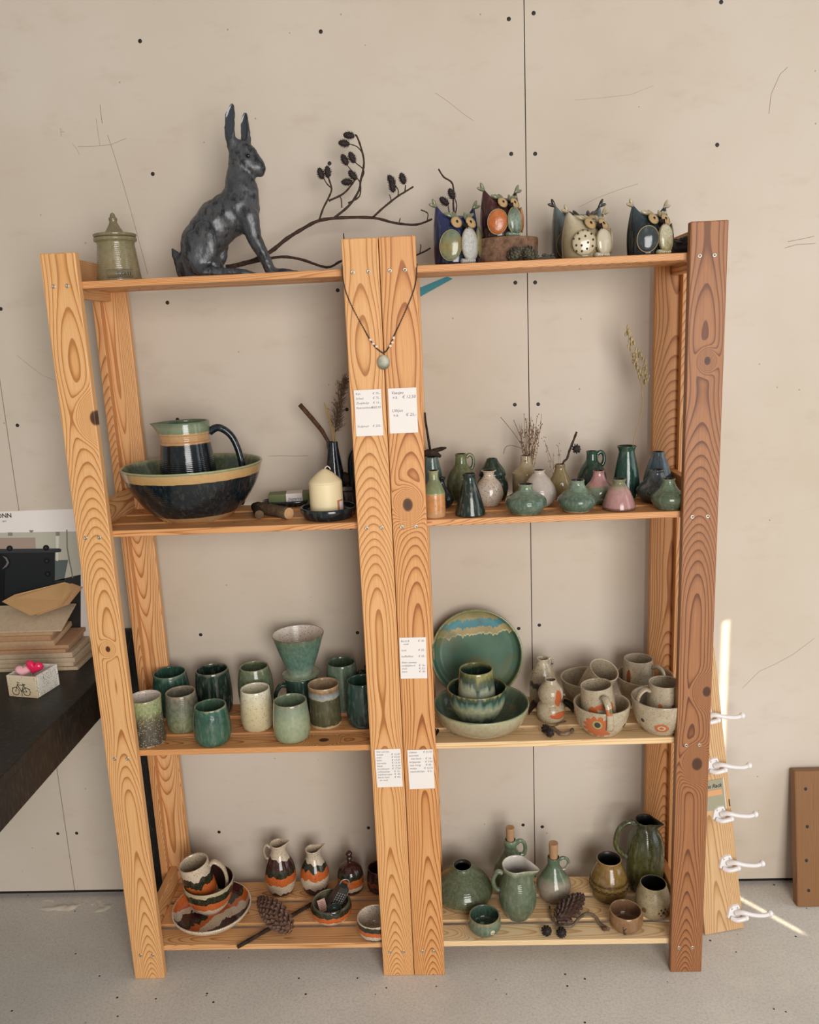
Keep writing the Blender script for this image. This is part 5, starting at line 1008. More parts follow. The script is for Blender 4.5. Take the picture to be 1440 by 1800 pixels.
# owls
def owl(label, x0, x1, ytop, Y, z0, turn, mats, style='round'):
    """slab-built owl pot; mats: body, wing, belly, brow, eye"""
    mb, mw, ml, mbrow = mats; cx = (x0 + x1) / 2
    c = at_y(cx, 430, Y); c.z = z0; A = (x1 - x0) / 2 * depth(Vector((c.x, Y, z0 + 0.06))) / FPX * 0.97; B = A * 0.80
    H = solve_top(c, 0.0, ytop, z0)
    for _ in range(3): c.x -= (proj((c.x, Y, z0 + H / 2))[0] - cx) * depth(c) / FPX
    root = thing('owl_pot', label, 'owl', c, turn, 'ceramic owl pots'); N, T_ = 40, 18; V, F = [], []
    def surf(th, t, off=0.0):
        ct_, st_ = math.cos(th), math.sin(th); a = A * (1.0 - 0.05 * t + 0.03 * math.sin(PI * t)); b = B * (1 - 0.66 * t ** 3) + 0.06 * B * math.sin(PI * t)
        e = 1 - 0.25 * t; x = (a + off) * math.copysign(abs(ct_) ** e, ct_); y = (b + off) * math.copysign(abs(st_) ** e, st_)
        return Vector((x, y, H * (0.84 + 0.16 * abs(ct_) ** 4) * t))
    V.append((0, 0, 0))
    for i in range(T_ + 1):
        for k in range(N): V.append(surf(2 * PI * k / N, i / T_))
    for k in range(N): F.append((0, 1 + (k + 1) % N, 1 + k))
    for i in range(T_):
        for k in range(N): a, b = 1 + i * N + k, 1 + i * N + (k + 1) % N; F.append((a, b, b + N, a + N))
    # inner lip going down
    n0 = len(V)
    for j, (s, dz) in enumerate(((0.93, 0.0), (0.86, -0.02), (0.80, -0.06))):
        for k in range(N): p = surf(2 * PI * k / N, 1.0); V.append((p.x * (0.97 - 0.02 * j), p.y * s, p.z + dz))
    for j in range(3):
        for k in range(N): a = (1 + T_ * N if j == 0 else n0 + (j - 1) * N) + k; b = (1 + T_ * N if j == 0 else n0 + (j - 1) * N) + (k + 1) % N; d = n0 + j * N; F.append((a, b, d + (k + 1) % N, d + k))
    F.append(tuple(n0 + 2 * N + k for k in range(N)))
    mobj('body', V, F, mb, root)
    def frame(th, t):
        p = surf(th, t); nx = (surf(th + 0.05, t) - surf(th - 0.05, t)).normalized(); up = (surf(th, min(t + 0.05, 1)) - surf(th, t - 0.05)).normalized(); nn = nx.cross(up).normalized()
        if nn.dot(Vector((p.x, p.y, 0))) < 0: nn = -nn
        up = nn.cross(nx).normalized() * (1 if nn.cross(nx).z > 0 else -1)
        return p, Matrix((nx, nn, up)).transposed()
    def disc(name, th, t, rx, rz, thick, mat, lift=0.0, dz=0.0, rim=None):
        p, q = frame(th, t); g = Geo(); g.ell(p + q.col[1] * lift, (rx, thick, rz), 0, 24, 12, q)
        if rim:
            g.tube([p + q.col[1] * (lift + thick * 0.25) + q.col[0] * rx * math.cos(2 * PI * k / 24) + q.col[2] * rz * math.sin(2 * PI * k / 24) for k in range(25)], 0.0011, 5, 1)
        return g.obj(name, [mat, rim or mat], root)
    RIM = plain('owl_rim_%s' % label[:5], '#8c7a54', 0.3)
    disc('wing', FR - 0.66, 0.37, A * 0.47, H * 0.26, 0.0065, mw, 0.001, rim=RIM); disc('wing', FR + 0.95, 0.42, A * 0.46, H * 0.26, 0.0065, mw, 0.001, rim=RIM)
    disc('belly', FR + 0.06, 0.37, A * 0.40, H * 0.29, 0.010, ml, 0.008, rim=RIM)
    for s in (-1, 1):
        ey = disc('eye', FR + 0.27 * s, 0.80, A * 0.235, A * 0.26, 0.0030, OWL_EYE, 0.0075, rim=RIM)
        p, q = frame(FR + 0.25 * s, 0.80); g = Geo(); g.ell(p + q.col[1] * 0.0105, (A * 0.055, 0.0020, A * 0.075), 0, 12, 8, q); g.obj('pupil', OWL_BLACK, ey)
        for j in range(3):
            g = Geo(); p, q = frame(FR + (0.16 + 0.17 * j) * s, 0.955); r = Matrix.Rotation(-s * (0.35 + 0.45 * j), 3, q.col[1]); g.ell(p + q.col[1] * 0.005, (A * 0.085, 0.0035, A * 0.24), 0, 10, 6, r @ q); g.obj('brow_leaf', mbrow, root)
        for j in range(2):
            d = Vector((s * (0.5 + 0.5 * j), 0, 1.0 - 0.75 * j)).normalized(); q = Vector((0, 0, 1)).rotation_difference(d).to_matrix(); p = surf(0 if s > 0 else PI, 1.0)
            g = Geo(); g.ell(p + d * 0.006, (0.0038, 0.0038, 0.0105), 0, 10, 8, q); g.obj('ear_tuft', mbrow, root)
        g = Geo(); p = surf(FR + 0.16 * s, 0.03)
        for j in (-1, 0, 1): g.ell((p.x + j * 0.005, p.y - 0.008, 0.0052), (0.0035, 0.009, 0.0052), 0, 10, 6)
        g.obj('foot', ml, root)
    p, q = frame(FR, 0.70); g = Geo(); n = q.col[1]
    t_ = A * 0.17; g.add([p + n * 0.006 - q.col[0] * t_ + q.col[2] * t_ * 0.9, p + n * 0.006 + q.col[0] * t_ + q.col[2] * t_ * 0.9, p + n * 0.006 - q.col[2] * t_ * 1.2, p + n * 0.020 + q.col[2] * t_ * 0.35, p + n * 0.017 - q.col[2] * t_ * 0.9], [(0, 3, 1), (0, 4, 3), (1, 3, 4), (0, 2, 4), (1, 4, 2), (0, 1, 2)]); g.obj('beak', OWL_BLACK, root, smooth=False)
    return root
OWL_EYE = G('owl_eye', (0, '#b08c5c'), (1, '#c2a272'), mottle=0.2, mcol='#7a5a34', rough=0.3); OWL_BLACK = plain('owl_black', '#1c1512', 0.2)
LEAFGN = G('owl_leaf', (0, '#4a5a44'), (1, '#8a8a68'), mottle=0.3); LEAFCR = G('owl_leaf_cream', (0, '#6a5a40'), (1, '#c8b896'), mottle=0.3)
owl('cobalt blue owl pot with green wing and white belly', 760, 843, 364, 0.078, Z1, 0.50, (G('owl_blue', (0, '#141c34'), (0.5, '#1c2648'), (1, '#2a2c58'), mottle=0.2, rough=0.12), G('owl_wing_green', (0, '#5c7a60'), (0.5, '#8a7c4c'), (1, '#5f8070'), noise=0.3, mottle=0.3), G('owl_belly_white', (0, '#a8a49c'), (1, '#c4c0b8'), noise=0.4, nscale=120, mottle=0.6, mcol='#6a747a', bump=0.8, rough=0.3), LEAFGN))
ws_c = at_y(889, 440, 0.118); wsr = 56 * depth(Vector((ws_c.x, 0.118, Z1))) / FPX
wsh = solve_top(Vector((ws_c.x, 0.118, Z1)), 0.0, 421, Z1)
ws = thing('wood_slice', 'thick bark-edged wood slice serving as a stand for the maroon owl', 'wood slice', (ws_c.x, 0.118, Z1))
V, F, M = lathe_geo([(wsr * 0.97, 0), (wsr, 0.004), (wsr * 0.985, wsh * 0.5), (wsr, wsh - 0.003), (wsr * 0.97, wsh - 0.0008)], 48, inner=False, wob=0.012); mobj('bark', V, F, bark('slice_bark', '#5c4234', '#8a6a54', 70), ws)
V, F, M = lathe_geo([(wsr * 0.955, wsh - 0.0012), (wsr * 0.95, wsh)], 48, inner=False, n=1, wob=0.012); mobj('cut_face', V, F, G('slice_top', (0, '#a8835a'), (1, '#b8946a'), mottle=0.25, mcol='#7a5636', rough=0.7), ws)
owl('maroon owl pot with orange wing on the wood slice', 842, 917, 336, 0.112, Z1 + wsh, 0.55, (G('owl_maroon', (0, '#2e1414'), (1, '#4a2020'), mottle=0.25, rough=0.1), G('owl_wing_orange', (0, '#a85a24'), (1, '#bd6c34'), mottle=0.3, mcol='#5a2a10', bump=0.5), G('owl_belly_green', (0, '#2c4a3c'), (0.5, '#7c9488'), (1, '#4c6a58'), noise=0.4, nscale=110, mottle=0.4), LEAFGN))
owl('grey-blue owl pot standing behind the cream owl', 968, 1062, 362, 0.205, Z1, 0.3, (G('owl_grey', (0, '#2c2c28'), (0.5, '#4c524e'), (1, '#6c7c80'), mottle=0.3), G('owl_wing_grey', (0, '#4a4a44'), (1, '#5a605c')), G('owl_belly_grey', (0, '#5c5a50'), (1, '#76766c')), G('owl_leaf_dark', (0, '#26221c'), (1, '#3c362c'))))
owl('cream owl pot with dotted wing', 985, 1074, 374, 0.085, Z1, 0.55, (G('owl_cream', (0, '#8f8060'), (0.5, '#a89878'), (1, '#c4b8a0'), mottle=0.2, mcol='#7a6a4a'), G('owl_wing_dots', (0, '#b5a88c'), (1, '#c2b69a'), mottle=0.1, speck=0.0), G('owl_belly_cream', (0, '#b0a48c'), (1, '#c8bda6'), mottle=0.15, mcol='#8a9aa0'), LEAFCR))
owl('dark slate owl pot with speckled cream belly', 1100, 1180, 363, 0.088, Z1, 0.50, (G('owl_slate', (0, '#14181a'), (0.6, '#20282c'), (1, '#3a4850'), mottle=0.2), G('owl_wing_slate', (0, '#30383a'), (1, '#3c4648'), mottle=0.3), G('owl_belly_speck', (0, '#8a8458'), (0.5, '#b8b090'), (1, '#ccc4a8'), noise=0.4, nscale=120, mottle=0.4, mcol='#4a5030'), LEAFCR))
def wing_dots():
    r = [o for o in bpy.data.objects if o.get('label') == 'cream owl pot with dotted wing'][0]; wg = [c_ for c_ in r.children if c_.name.startswith('wing')][0]
    g = Geo(); me = wg.data; cen = sum((v.co for v in me.vertices), Vector()) / len(me.vertices); vs = [v.co.copy() for v in me.vertices if (v.co - cen).dot(Vector((-0.6, -0.78, 0.1))) > 0.0015]; used = []
    for v in vs:
        if all((v - u).length > 0.0095 for u in used): used.append(v); g.ell(v, (0.0022, 0.0022, 0.0024), 0, 8, 6)
    g.obj('dots', plain('owl_dots', '#2e241a', 0.4), wg)
wing_dots()
# cones and bark between the owls
cl = at_y(916, 446, 0.048)
for i, (x, y) in enumerate(((905, 447), (932, 446))):
    p = at_y(x, y, 0.042); g = Geo(); cone_geo(g, (0, 0, 0), (0.5 - i, -0.3, 0.5), 0.034, 0.0150, 46, seed=i, open_=1.7); tag(g.obj('alder_cone', plain('grey_cone_%d' % i, '#5a5442', 0.8, 0.2, 150), None, (p.x, 0.042, Z1 + 0.0130), False), ['small grey-brown cone lying before the wood slice nearer the blue owl', 'small grey-brown cone lying before the wood slice nearer the cream owl'][i], 'cone')
p = at_y(957, 447, 0.06); g = Geo(); g.tube([(-0.022, 0, 0.004), (0, -0.004, 0.006), (0.022, 0, 0.004)], [0.002, 0.0035, 0.002], 6)
for i in range(14): g.ell((random.uniform(-0.02, 0.02), random.uniform(-0.006, 0.006), random.uniform(0.004, 0.014)), (0.004, 0.004, 0.0025), 0, 6, 4)
tag(g.obj('lichen_sprig', plain('lichen', '#5a574c', 0.9, 0.2, 200), None, (p.x, 0.06, Z1 - 0.0005), False), 'small sprig of dry lichen between the wood slice and the cream owl', 'lichen')
p = at_y(1195, 436, 0.115)
rough_lump('bark_chunk', 'black rough chunk of bark at the end of the top shelf', (p.x, 0.115, Z1 + 0.017), (0.036, 0.022, 0.020), plain('black_bark', '#16120f', 0.6, 0.2, 120), 'bark', 5, (0, -0.15, 0), 0.5, 4)

# ================================================================== cards, necklace, tape
INK = plain('pen_ink', '#55505a', 0.9)
def card(label, tl, tr, bl, rows, size, rowh, top=0.010, left=0.004):
    a, b2, d = [at_y(x, y, -0.0012) for x, y in (tl, tr, bl)]; ex = (b2 - a); w_ = ex.length; h_ = (d - a).length
    ex.normalize(); an = math.atan2(ex.z, ex.x)
    r = thing('price_card', label, 'card', a, 0, 'handwritten price cards on the middle posts'); r.rotation_euler = (0, -an, 0)
    box('paper', (0, -0.0004, -h_), (w_, 0.0004, 0), M_PAPER, r, 0)
    left_, right_ = [], []
    for i, (s, pr) in enumerate(rows): left_.append(s); right_.append(pr)
    F_ = lambda x, z: Matrix.Translation((x, -0.0005, z)) @ WALLF
    t1 = text('\n'.join(left_), size, INK, r, F_(left, -top), 'handwriting', 'LEFT', 0.25, rowh / size, 0.0001, -0.00004)
    t2 = text('\n'.join(right_), size, INK, r, F_(w_ - 0.0025, -top), 'price_writing', 'RIGHT', 0.25, rowh / size, 0.0001, -0.00004)
    t1['kind'] = t2['kind'] = 'stuff'
card('upper price card with five handwritten prices on the paler middle post', (622, 686), (670, 684), (629, 767), [('Kan', '€ 75,-'), ('Schaal', '€ 75,-'), ('Zeepbakje', '€ 15,-'), ('Kaarsenhouder', '€ 22,50'), ('', ''), ('', ''), ('', ''), ('Sculptuur', '€ 225,-')], 0.0064, 0.0096, 0.010, 0.003)
card('upper price card with two handwritten prices on the darker middle post', (682, 683), (732, 681), (686, 762), [('Vaasjes', ''), (' v.a.', '€ 12,50'), ('', ''), ('', ''), ('Uiltjes', ''), (' v.a.', '€ 25,-')], 0.0088, 0.0092, 0.012, 0.006)
card('middle price card hanging alone on the darker middle post', (702, 1121), (749, 1120), (705, 1193), [('Bord &', '€ 18,-'), ('   mok', ''), ('', ''), ('mok', '€ 22,-'), ('', ''), ('koffiefilter', '€ 35,-'), ('', ''), ('Klein servies', ''), ('ontbijtbord', '€ 16,-'), ('mok', '€ 22,-'), ('kom', '€ 18,-')], 0.0064, 0.0072, 0.010, 0.003)
card('lower price card crowded with ten handwritten lines', (658.6, 1317.6), (704, 1316), (662, 1384), [('Oer servies', ''), ('mokje', '€ 12,50'), ('mok', '€ 22,50'), ('kom', '€ 17,50'), ('kannetje', '€ 13,50'), ('bakje', '€ 12,50'), ('kruidenpot', '€ 17,50'), ('suikerpotje', '€ 15,-'), ('melkkannetje', '€ 18,-'), ('bord, kom', '€ 40,-'), ('  en mok', '')], 0.0062, 0.0071, 0.008, 0.003)
card('lower price card with seven lines and blank foot on the darker middle post', (716, 1318.5), (761, 1317), (719, 1387), [('oliekan', '€ 25,50'), ('kannetje', ''), ('  met kurk', '€ 18,-'), ('knijppotje', '€ 7,50'), ('vaas hoog', '€ 45,-'), ('mokje', '€ 12,50'), ('waxinelichtje', '€ 5,-')], 0.0064, 0.0080, 0.008, 0.003)

nk = thing('bead_necklace', 'dark bead necklace with pale stone pendant hung on the middle posts', 'necklace', at_y(674, 621, -0.004))
NY = -0.0035; L = nk.location
def strand(pix, side):
    P = crom([tuple(px_to(x, y, NY, L)) for x, y in pix], 10); xe = P[0][0]
    back = [(xe + side * 0.0005, 0.012, P[0][2] + 0.006), (xe + side * 0.0005, 0.024, P[0][2] + 0.010)]
    return [Vector(b_) for b_ in reversed(back)] + [Vector(p) for p in P]
g = Geo(); bd = Geo()
for pix, s in (([(601.5, 470), (603, 490), (609, 515), (621, 543), (640, 578), (650, 596), (660, 610), (668, 617), (674, 621)], -1), ([(732.5, 472), (732, 490), (727, 512), (716, 540), (702, 571), (693, 590), (686, 606), (680, 616), (674, 621)], 1)):
    P = strand(pix, s); g.tube(P, 0.0006, 5)
    d = 0.0
    for a, b2 in zip(P, P[1:]):
        n = max(1, int((b2 - a).length / 0.0026))
        for k in range(n): bd.ell(a.lerp(b2, k / n), (0.00145, 0.00145, 0.00145), 0, 6, 4)
g.obj('thread', OWL_BLACK, nk); bd.obj('dark_beads', plain('bead_dark', '#2a241f', 0.2), nk)
PEARL = plain('pearl', '#e4cdb8', 0.25)
for x, y in ((651, 597), (656, 604), (662, 609), (692, 594), (690, 602), (686, 608)):
    g = Geo(); g.ell(px_to(x, y, NY - 0.0005, L), (0.0032, 0.0030, 0.0030), 0, 12, 8); g.obj('pearl', PEARL, nk)
g = Geo(); g.ell(px_to(674, 637, NY - 0.002, L), (0.0135, 0.0042, 0.0150), 0, 7, 6); g.obj('pendant', G('pendant_stone', (0, '#5c6450'), (0.4, '#a8a890'), (1, '#c2bda8'), noise=0.3, mottle=0.4, rough=0.4), nk)
tpz = [at_y(x, y, YW - 0.0008) for x, y in ((728, 510), (786, 486), (796, 490), (740, 521), (728, 527))]
o = mobj('tape_strip', tpz + [v + Vector((0, 0.0006, 0)) for v in tpz], [(4, 3, 2, 1, 0), (5, 6, 7, 8, 9)] + [(i, (i + 1) % 5, 5 + (i + 1) % 5, 5 + i) for i in range(5)], plain('teal_tape', '#1f7c86', 0.5), None, smooth=False)
tag(o, 'strip of teal tape stuck on the wall under the top shelf', 'tape')

# ================================================================== left: black table and what stands on it
ZT = 0.73; BLK = G('black_paint', (0, '#131211'), (1, '#161514'), mottle=0.10, mcol='#2c2926', speck=0.0, rough=0.45, bump=0.1, spec=0.4)
tb = thing('work_table', 'black painted work table with deep apron beside the shelf', 'table', (-0.7, 0, 0))
box('table_top', (-1.1, -0.55, ZT - 0.022), (0.64, 0.292, ZT), BLK, tb, 0.002)
box('apron', (0.616, -0.54, ZT - 0.100), (0.638, 0.290, ZT - 0.0225), BLK, tb, 0.001)
box('apron', (-1.08, -0.545, ZT - 0.100), (0.615, -0.525, ZT - 0.0225), BLK, tb, 0.001)
box('leg', (-1.08, 0.225, 0), (-1.02, 0.289, ZT - 0.1005), BLK, tb, 0.002)
box('leg', (-1.08, -0.52, 0), (-1.02, -0.46, ZT - 0.1005), BLK, tb, 0.002)
box('end_panel', (0.612, 0.2935, 0.0), (0.750, 0.3125, 0.797), BLK, tb, 0.002)
# stack of boards (each one its own)
def sheetmat(n, c1, c2): return G(n, (0, c1), (1, c2), mottle=0.25, mcol='#8a6a4a', rough=0.75, bump=0.15)
SM = [sheetmat('hardboard_a', '#b08e6a', '#bd9c78'), sheetmat('hardboard_b', '#a87f5c', '#b48c68'), sheetmat('board_pale', '#b8a184', '#c6b092')]
br_ = at_z(137, 1178, ZT); zc = ZT + 0.0003
spec = [(0.000, 0.000, 0.0085, 2, 0), (-0.012, 0.004, 0.0105, 2, 0), (-0.006, 0.003, 0.0110, 2, 1), (-0.012, 0.006, 0.0130, 2, 2), (-0.026, 0.002, 0.0100, 1, 3), (-0.018, 0.006, 0.0090, 1, 5), (-0.052, 0.003, 0.0130, 0, 8), (-0.062, 0.008, 0.0120, 1, 12), (-0.056, 0.010, 0.0070, 0, 16), (-0.034, 0.012, 0.0040, 2, 21)]
pos = ['at the bottom of the stack', 'second from the bottom of the stack', 'third from the bottom of the stack', 'fourth from the bottom of the stack', 'fifth from the bottom of the stack', 'fifth from the top of the stack', 'fourth from the top of the stack', 'third from the top of the stack', 'second from the top of the stack', 'on top of the stack']
for i, (dx, dy, t_, m, tl) in enumerate(spec):
    x1, y0 = br_.x + dx, br_.y + dy
    o = box('press_board', (-0.42, 0, 0), (0, (YW - 0.004 - y0 - t_ * math.sin(math.radians(tl))) / math.cos(math.radians(tl)), t_), SM[m], None, 0.0004, (x1, y0, zc)); o.rotation_euler = (math.radians(tl), 0, 0); zc += t_ + 0.0006
    tag(o, ['pale flat board', 'thin pale board', 'brown hardboard sheet'][2 if m < 2 else i % 2] + ' ' + pos[i] + ' on the black table', 'board', 'stacked boards on the black table')
bn, bf = Vector((0, br_.y + 0.014, zc + 0.001)), Vector((0, YW - 0.012, 0))
nrm = Vector((0, -math.sin(math.radians(35)), math.cos(math.radians(35))))
def on_pile(px, py, lift=0.0): d = ray(px, py); b0 = bn + nrm * lift; return CAM + d * ((b0 - CAM).dot(nrm) / d.dot(nrm))
for i in range(4):
    pts = [on_pile(x, y, (3 - i) * 0.0026) for x, y in ((4, 1058), (26, 1046), (122, 1020), (136, 1030), (108, 1063), (52, 1082))]
    c0 = sum(pts, Vector()) / 6; off = Vector((0.003 * i, 0, 0)) if i < 3 else Vector((0.020, 0, 0))
    V = [p - c0 + off for p in pts]; V += [v + nrm * 0.0020 for v in V]
    for v in V: v.y = min(v.y, YW - 0.001 - c0.y)
    o = mobj('paper_bag', V, [(5, 4, 3, 2, 1, 0), (6, 7, 8, 9, 10, 11)] + [(k, (k + 1) % 6, 6 + (k + 1) % 6, 6 + k) for k in range(6)], plain('kraft_%d' % i, ['#c49a68', '#b98d5c', '#c0966a', '#bd9468'][i], 0.8, 0.06), None, c0, False)
    tag(o, 'folded brown kraft paper bag ' + ['topmost on the board stack', 'second from the top of the bags', 'third from the top of the bags', 'lowest of the bags, sticking out sideways'][i], 'paper bag', 'kraft bags on the board stack')
# ceramic box with bicycle and hearts
fl_, frt, rb_ = at_z(16, 1224, ZT), at_z(67, 1228, ZT), at_z(95, 1199, ZT)
ang = math.atan2(frt.y - fl_.y, frt.x - fl_.x); wx = (frt - fl_).length; wy = (rb_ - frt).length * 0.85; hb = 0.053
cbx = thing('ceramic_box', 'small speckled white ceramic box with a black bicycle on its front', 'box', fl_, ang)
CB = G('box_glaze', (0, '#c9b592'), (1, '#dccdb0'), mottle=0.1, mcol='#a08c68', speck=0.10, speckcol='#28303a', rough=0.2); CB2 = G('box_glaze_white', (0, '#d8d4c6'), (1, '#e4e0d6'), mottle=0.1, mcol='#a09c8c', speck=0.22, speckcol='#28384a', rough=0.15)
box('front_wall', (0, 0, 0), (wx, 0.006, hb), CB, cbx, 0.0015); box('back_wall', (0, wy - 0.006, 0), (wx, wy, hb), CB2, cbx, 0.0015)
box('side_wall', (0, 0.0061, 0), (0.006, wy - 0.0061, hb), CB2, cbx, 0.0015); box('side_wall', (wx - 0.006, 0.0061, 0), (wx, wy - 0.0061, hb), CB2, cbx, 0.0015); box('base', (0.0061, 0.0061, 0.0005), (wx - 0.0061, wy - 0.0061, 0.006), CB2, cbx, 0)
g = Geo(); k = wx / 0.072; y_ = -0.0002; bx0, bz0 = wx * 0.27, hb * 0.28
W1, W2, rw = (bx0, bz0), (bx0 + 0.027 * k, bz0), 0.0085 * k
for cx_, cz_ in (W1, W2):
    g.tube([(cx_ + rw * math.cos(a * PI / 10), y_, cz_ + rw * math.sin(a * PI / 10)) for a in range(21)], 0.0008, 5); g.ell((cx_, y_, cz_), (0.0014, 0.0008, 0.0014), 0, 8, 5)
cr_, st1, hd = (bx0 + 0.015 * k, bz0 - 0.001), (bx0 + 0.021 * k, bz0 + 0.014 * k), (bx0 + 0.006 * k, bz0 + 0.015 * k)
for a, b2, r in ((W1, hd, .0008), (hd, (hd[0] + 0.003, hd[1] + 0.005), .0007), (hd, cr_, .0009), (hd, st1, .0008), (st1, cr_, .0009), (cr_, W2, .0008), (W2, st1, .0007), ((hd[0] - 0.001, hd[1] + 0.006), (hd[0] + 0.007, hd[1] + 0.005), .0008), ((st1[0] - 0.002, st1[1] + 0.002), (st1[0] + 0.005, st1[1] + 0.002), .0013), ((W1[0] - rw, W1[1] + rw * 0.75), (W1[0] + rw * 0.6, W1[1] + rw * 1.15), .0007), ((W2[0] - rw * 0.5, W2[1] + rw * 1.15), (W2[0] + rw * 1.05, W2[1] + rw * 0.7), .0008), ((cr_[0], cr_[1]), (cr_[0] - 0.001, cr_[1] - rw * 1.1), .0006)):
    g.tube([(a[0], y_, a[1]), (b2[0], y_, b2[1])], r, 5)
g.obj('bicycle_drawing', plain('bike_ink', '#1c1c1c', 0.5), cbx)
def heart(label, loc, s, col, rot):
    n, V, F = 26, [], []
    def hp(t): return 16 * math.sin(t) ** 3 / 16, (13 * math.cos(t) - 5 * math.cos(2 * t) - 2 * math.cos(3 * t) - math.cos(4 * t)) / 16
    rings = [(0.0, 0.42), (0.45, 0.40), (0.8, 0.27), (1.0, 0.0), (0.8, -0.27), (0.45, -0.40), (0.0, -0.42)]
    for r, z in rings:
        for i in range(n): x, y = hp(2 * PI * i / n); V.append((x * r * s, z * s, y * r * s))
    for j in range(6):
        for i in range(n): a, b2 = j * n + i, j * n + (i + 1) % n; F.append((a, b2, b2 + n, a + n))
    o = mobj('heart_candy', V, F, plain('candy_' + col[1:], col, 0.12), None, loc); o.rotation_euler = rot; return tag(o, label, 'heart')
M_ = Matrix.Rotation(ang, 3, 'Z'); put = lambda x, y, z: fl_ + M_ @ Vector((x * wx, y * wy, z))
heart('bright pink glossy heart sticking out of the bicycle box', put(0.60, 0.50, 0.060), 0.021, '#e0285a', (0.15, 0.30, 0.1))
heart('pale pink heart lying in the front of the bicycle box', put(0.30, 0.36, 0.053), 0.019, '#f0b4bc', (-0.9, 0.2, 0.3))
# poster on the wall: white heading over a photograph of pots
s0, s1 = at_y(142, 894, YW - 0.0008), at_y(142, 1120, YW - 0.0008); sx0 = s0.x - 0.62; PYY = YW - 0.0014
sg_ = thing('poster', 'poster with white lettered heading over a photo of black pots', 'poster', (sx0, PYY, s1.z))
box('sheet', (0, 0, 0), (0.62, 0.0010, s0.z - s1.z), M_PAPER, sg_, 0)
SL0 = sg_.location
def print_area(name, pix, col, lay, rough=0.3):
    V = [at_y(x, y, PYY - 0.00012 * lay) - SL0 for x, y in pix]; return mobj(name, V, [tuple(range(len(V)))[::-1]], plain('print_' + name + str(lay), col, rough), sg_, smooth=False)
ellp = lambda cx, cy, rx, ry, n=20: [(cx + rx * math.cos(2 * PI * k / n), cy + ry * math.sin(2 * PI * k / n)) for k in range(n)]
print_area('photo_wall', [(-200, 940), (142, 934), (142, 1118), (-200, 1118)], '#b7b5a5', 1)
print_area('photo_crate', [(-200, 948), (62, 945), (63, 966), (-200, 966)], '#a49183', 2)
print_area('photo_beaker', [(97, 985), (120, 984), (113, 1019), (96, 1021)], '#5c6664', 2); print_area('photo_shelf', [(80, 1024), (142, 1010), (142, 1118), (80, 1118)], '#2c2a28', 2)
print_area('photo_tube', [(98, 942), (104, 942), (102, 986), (99, 986)], '#d6d2c6', 3); print_area('photo_cap', [(98, 935), (105, 935), (105, 942), (98, 942)], '#88837a', 3)
print_area('photo_cap', [(14, 936), (22, 936), (22, 942), (14, 942)], '#88837a', 4); print_area('photo_cap', [(51, 932), (59, 932), (57, 936), (53, 936)], '#88837a', 5)
print_area('photo_cable', [(116.5, 931), (118.5, 931), (119, 962), (122, 980), (126, 1000), (129, 1016), (127, 1016), (124, 1000), (120, 982), (117, 962)], '#77776b', 6)
print_area('photo_planter', [(-200, 970), (97, 968), (96, 1040), (92, 1118), (-200, 1118)], '#1b1f21', 7)
print_area('photo_planter_rim', [(-200, 967), (104, 964), (108, 966), (107, 970), (100, 971), (-200, 974)], '#34373a', 8)
for k, (x, y) in enumerate(((82, 986), (84, 1009), (81, 963), (17, 964))):
    print_area('photo_rosette', ellp(x, y, 5.5, 5), '#090a0a', 9 + k); print_area('photo_rosette_eye', ellp(x, y, 2.2, 2.2), '#2c2f30', 14 + k)
print_area('photo_jug', [(-60, 980), (0, 974), (12, 978), (18, 988), (15, 997), (8, 1002), (7, 1040), (9, 1118), (-60, 1118)], '#0e0f11', 18); print_area('photo_jug_shine', [(4, 977), (12, 980), (16, 989), (12, 996), (3, 1001), (10, 993), (12, 988), (9, 982)], '#6a6468', 19)
lt_ = at_y(20.5, 906, YW - 0.0015); INKB = plain('sign_ink', '#2a2624', 0.8)
text('LÖNN', 0.0165, INKB, sg_, Matrix.Translation((lt_.x - sx0, -0.0002, lt_.z - s1.z - 0.0055)) @ WALLF, 'lettering', 'RIGHT', 0.0, bold=0.0003)
text('1937', 0.006, INKB, sg_, Matrix.Translation((lt_.x - sx0 - 0.016, -0.0002, lt_.z - s1.z - 0.017)) @ WALLF, 'small_lettering', 'RIGHT', 0.0)

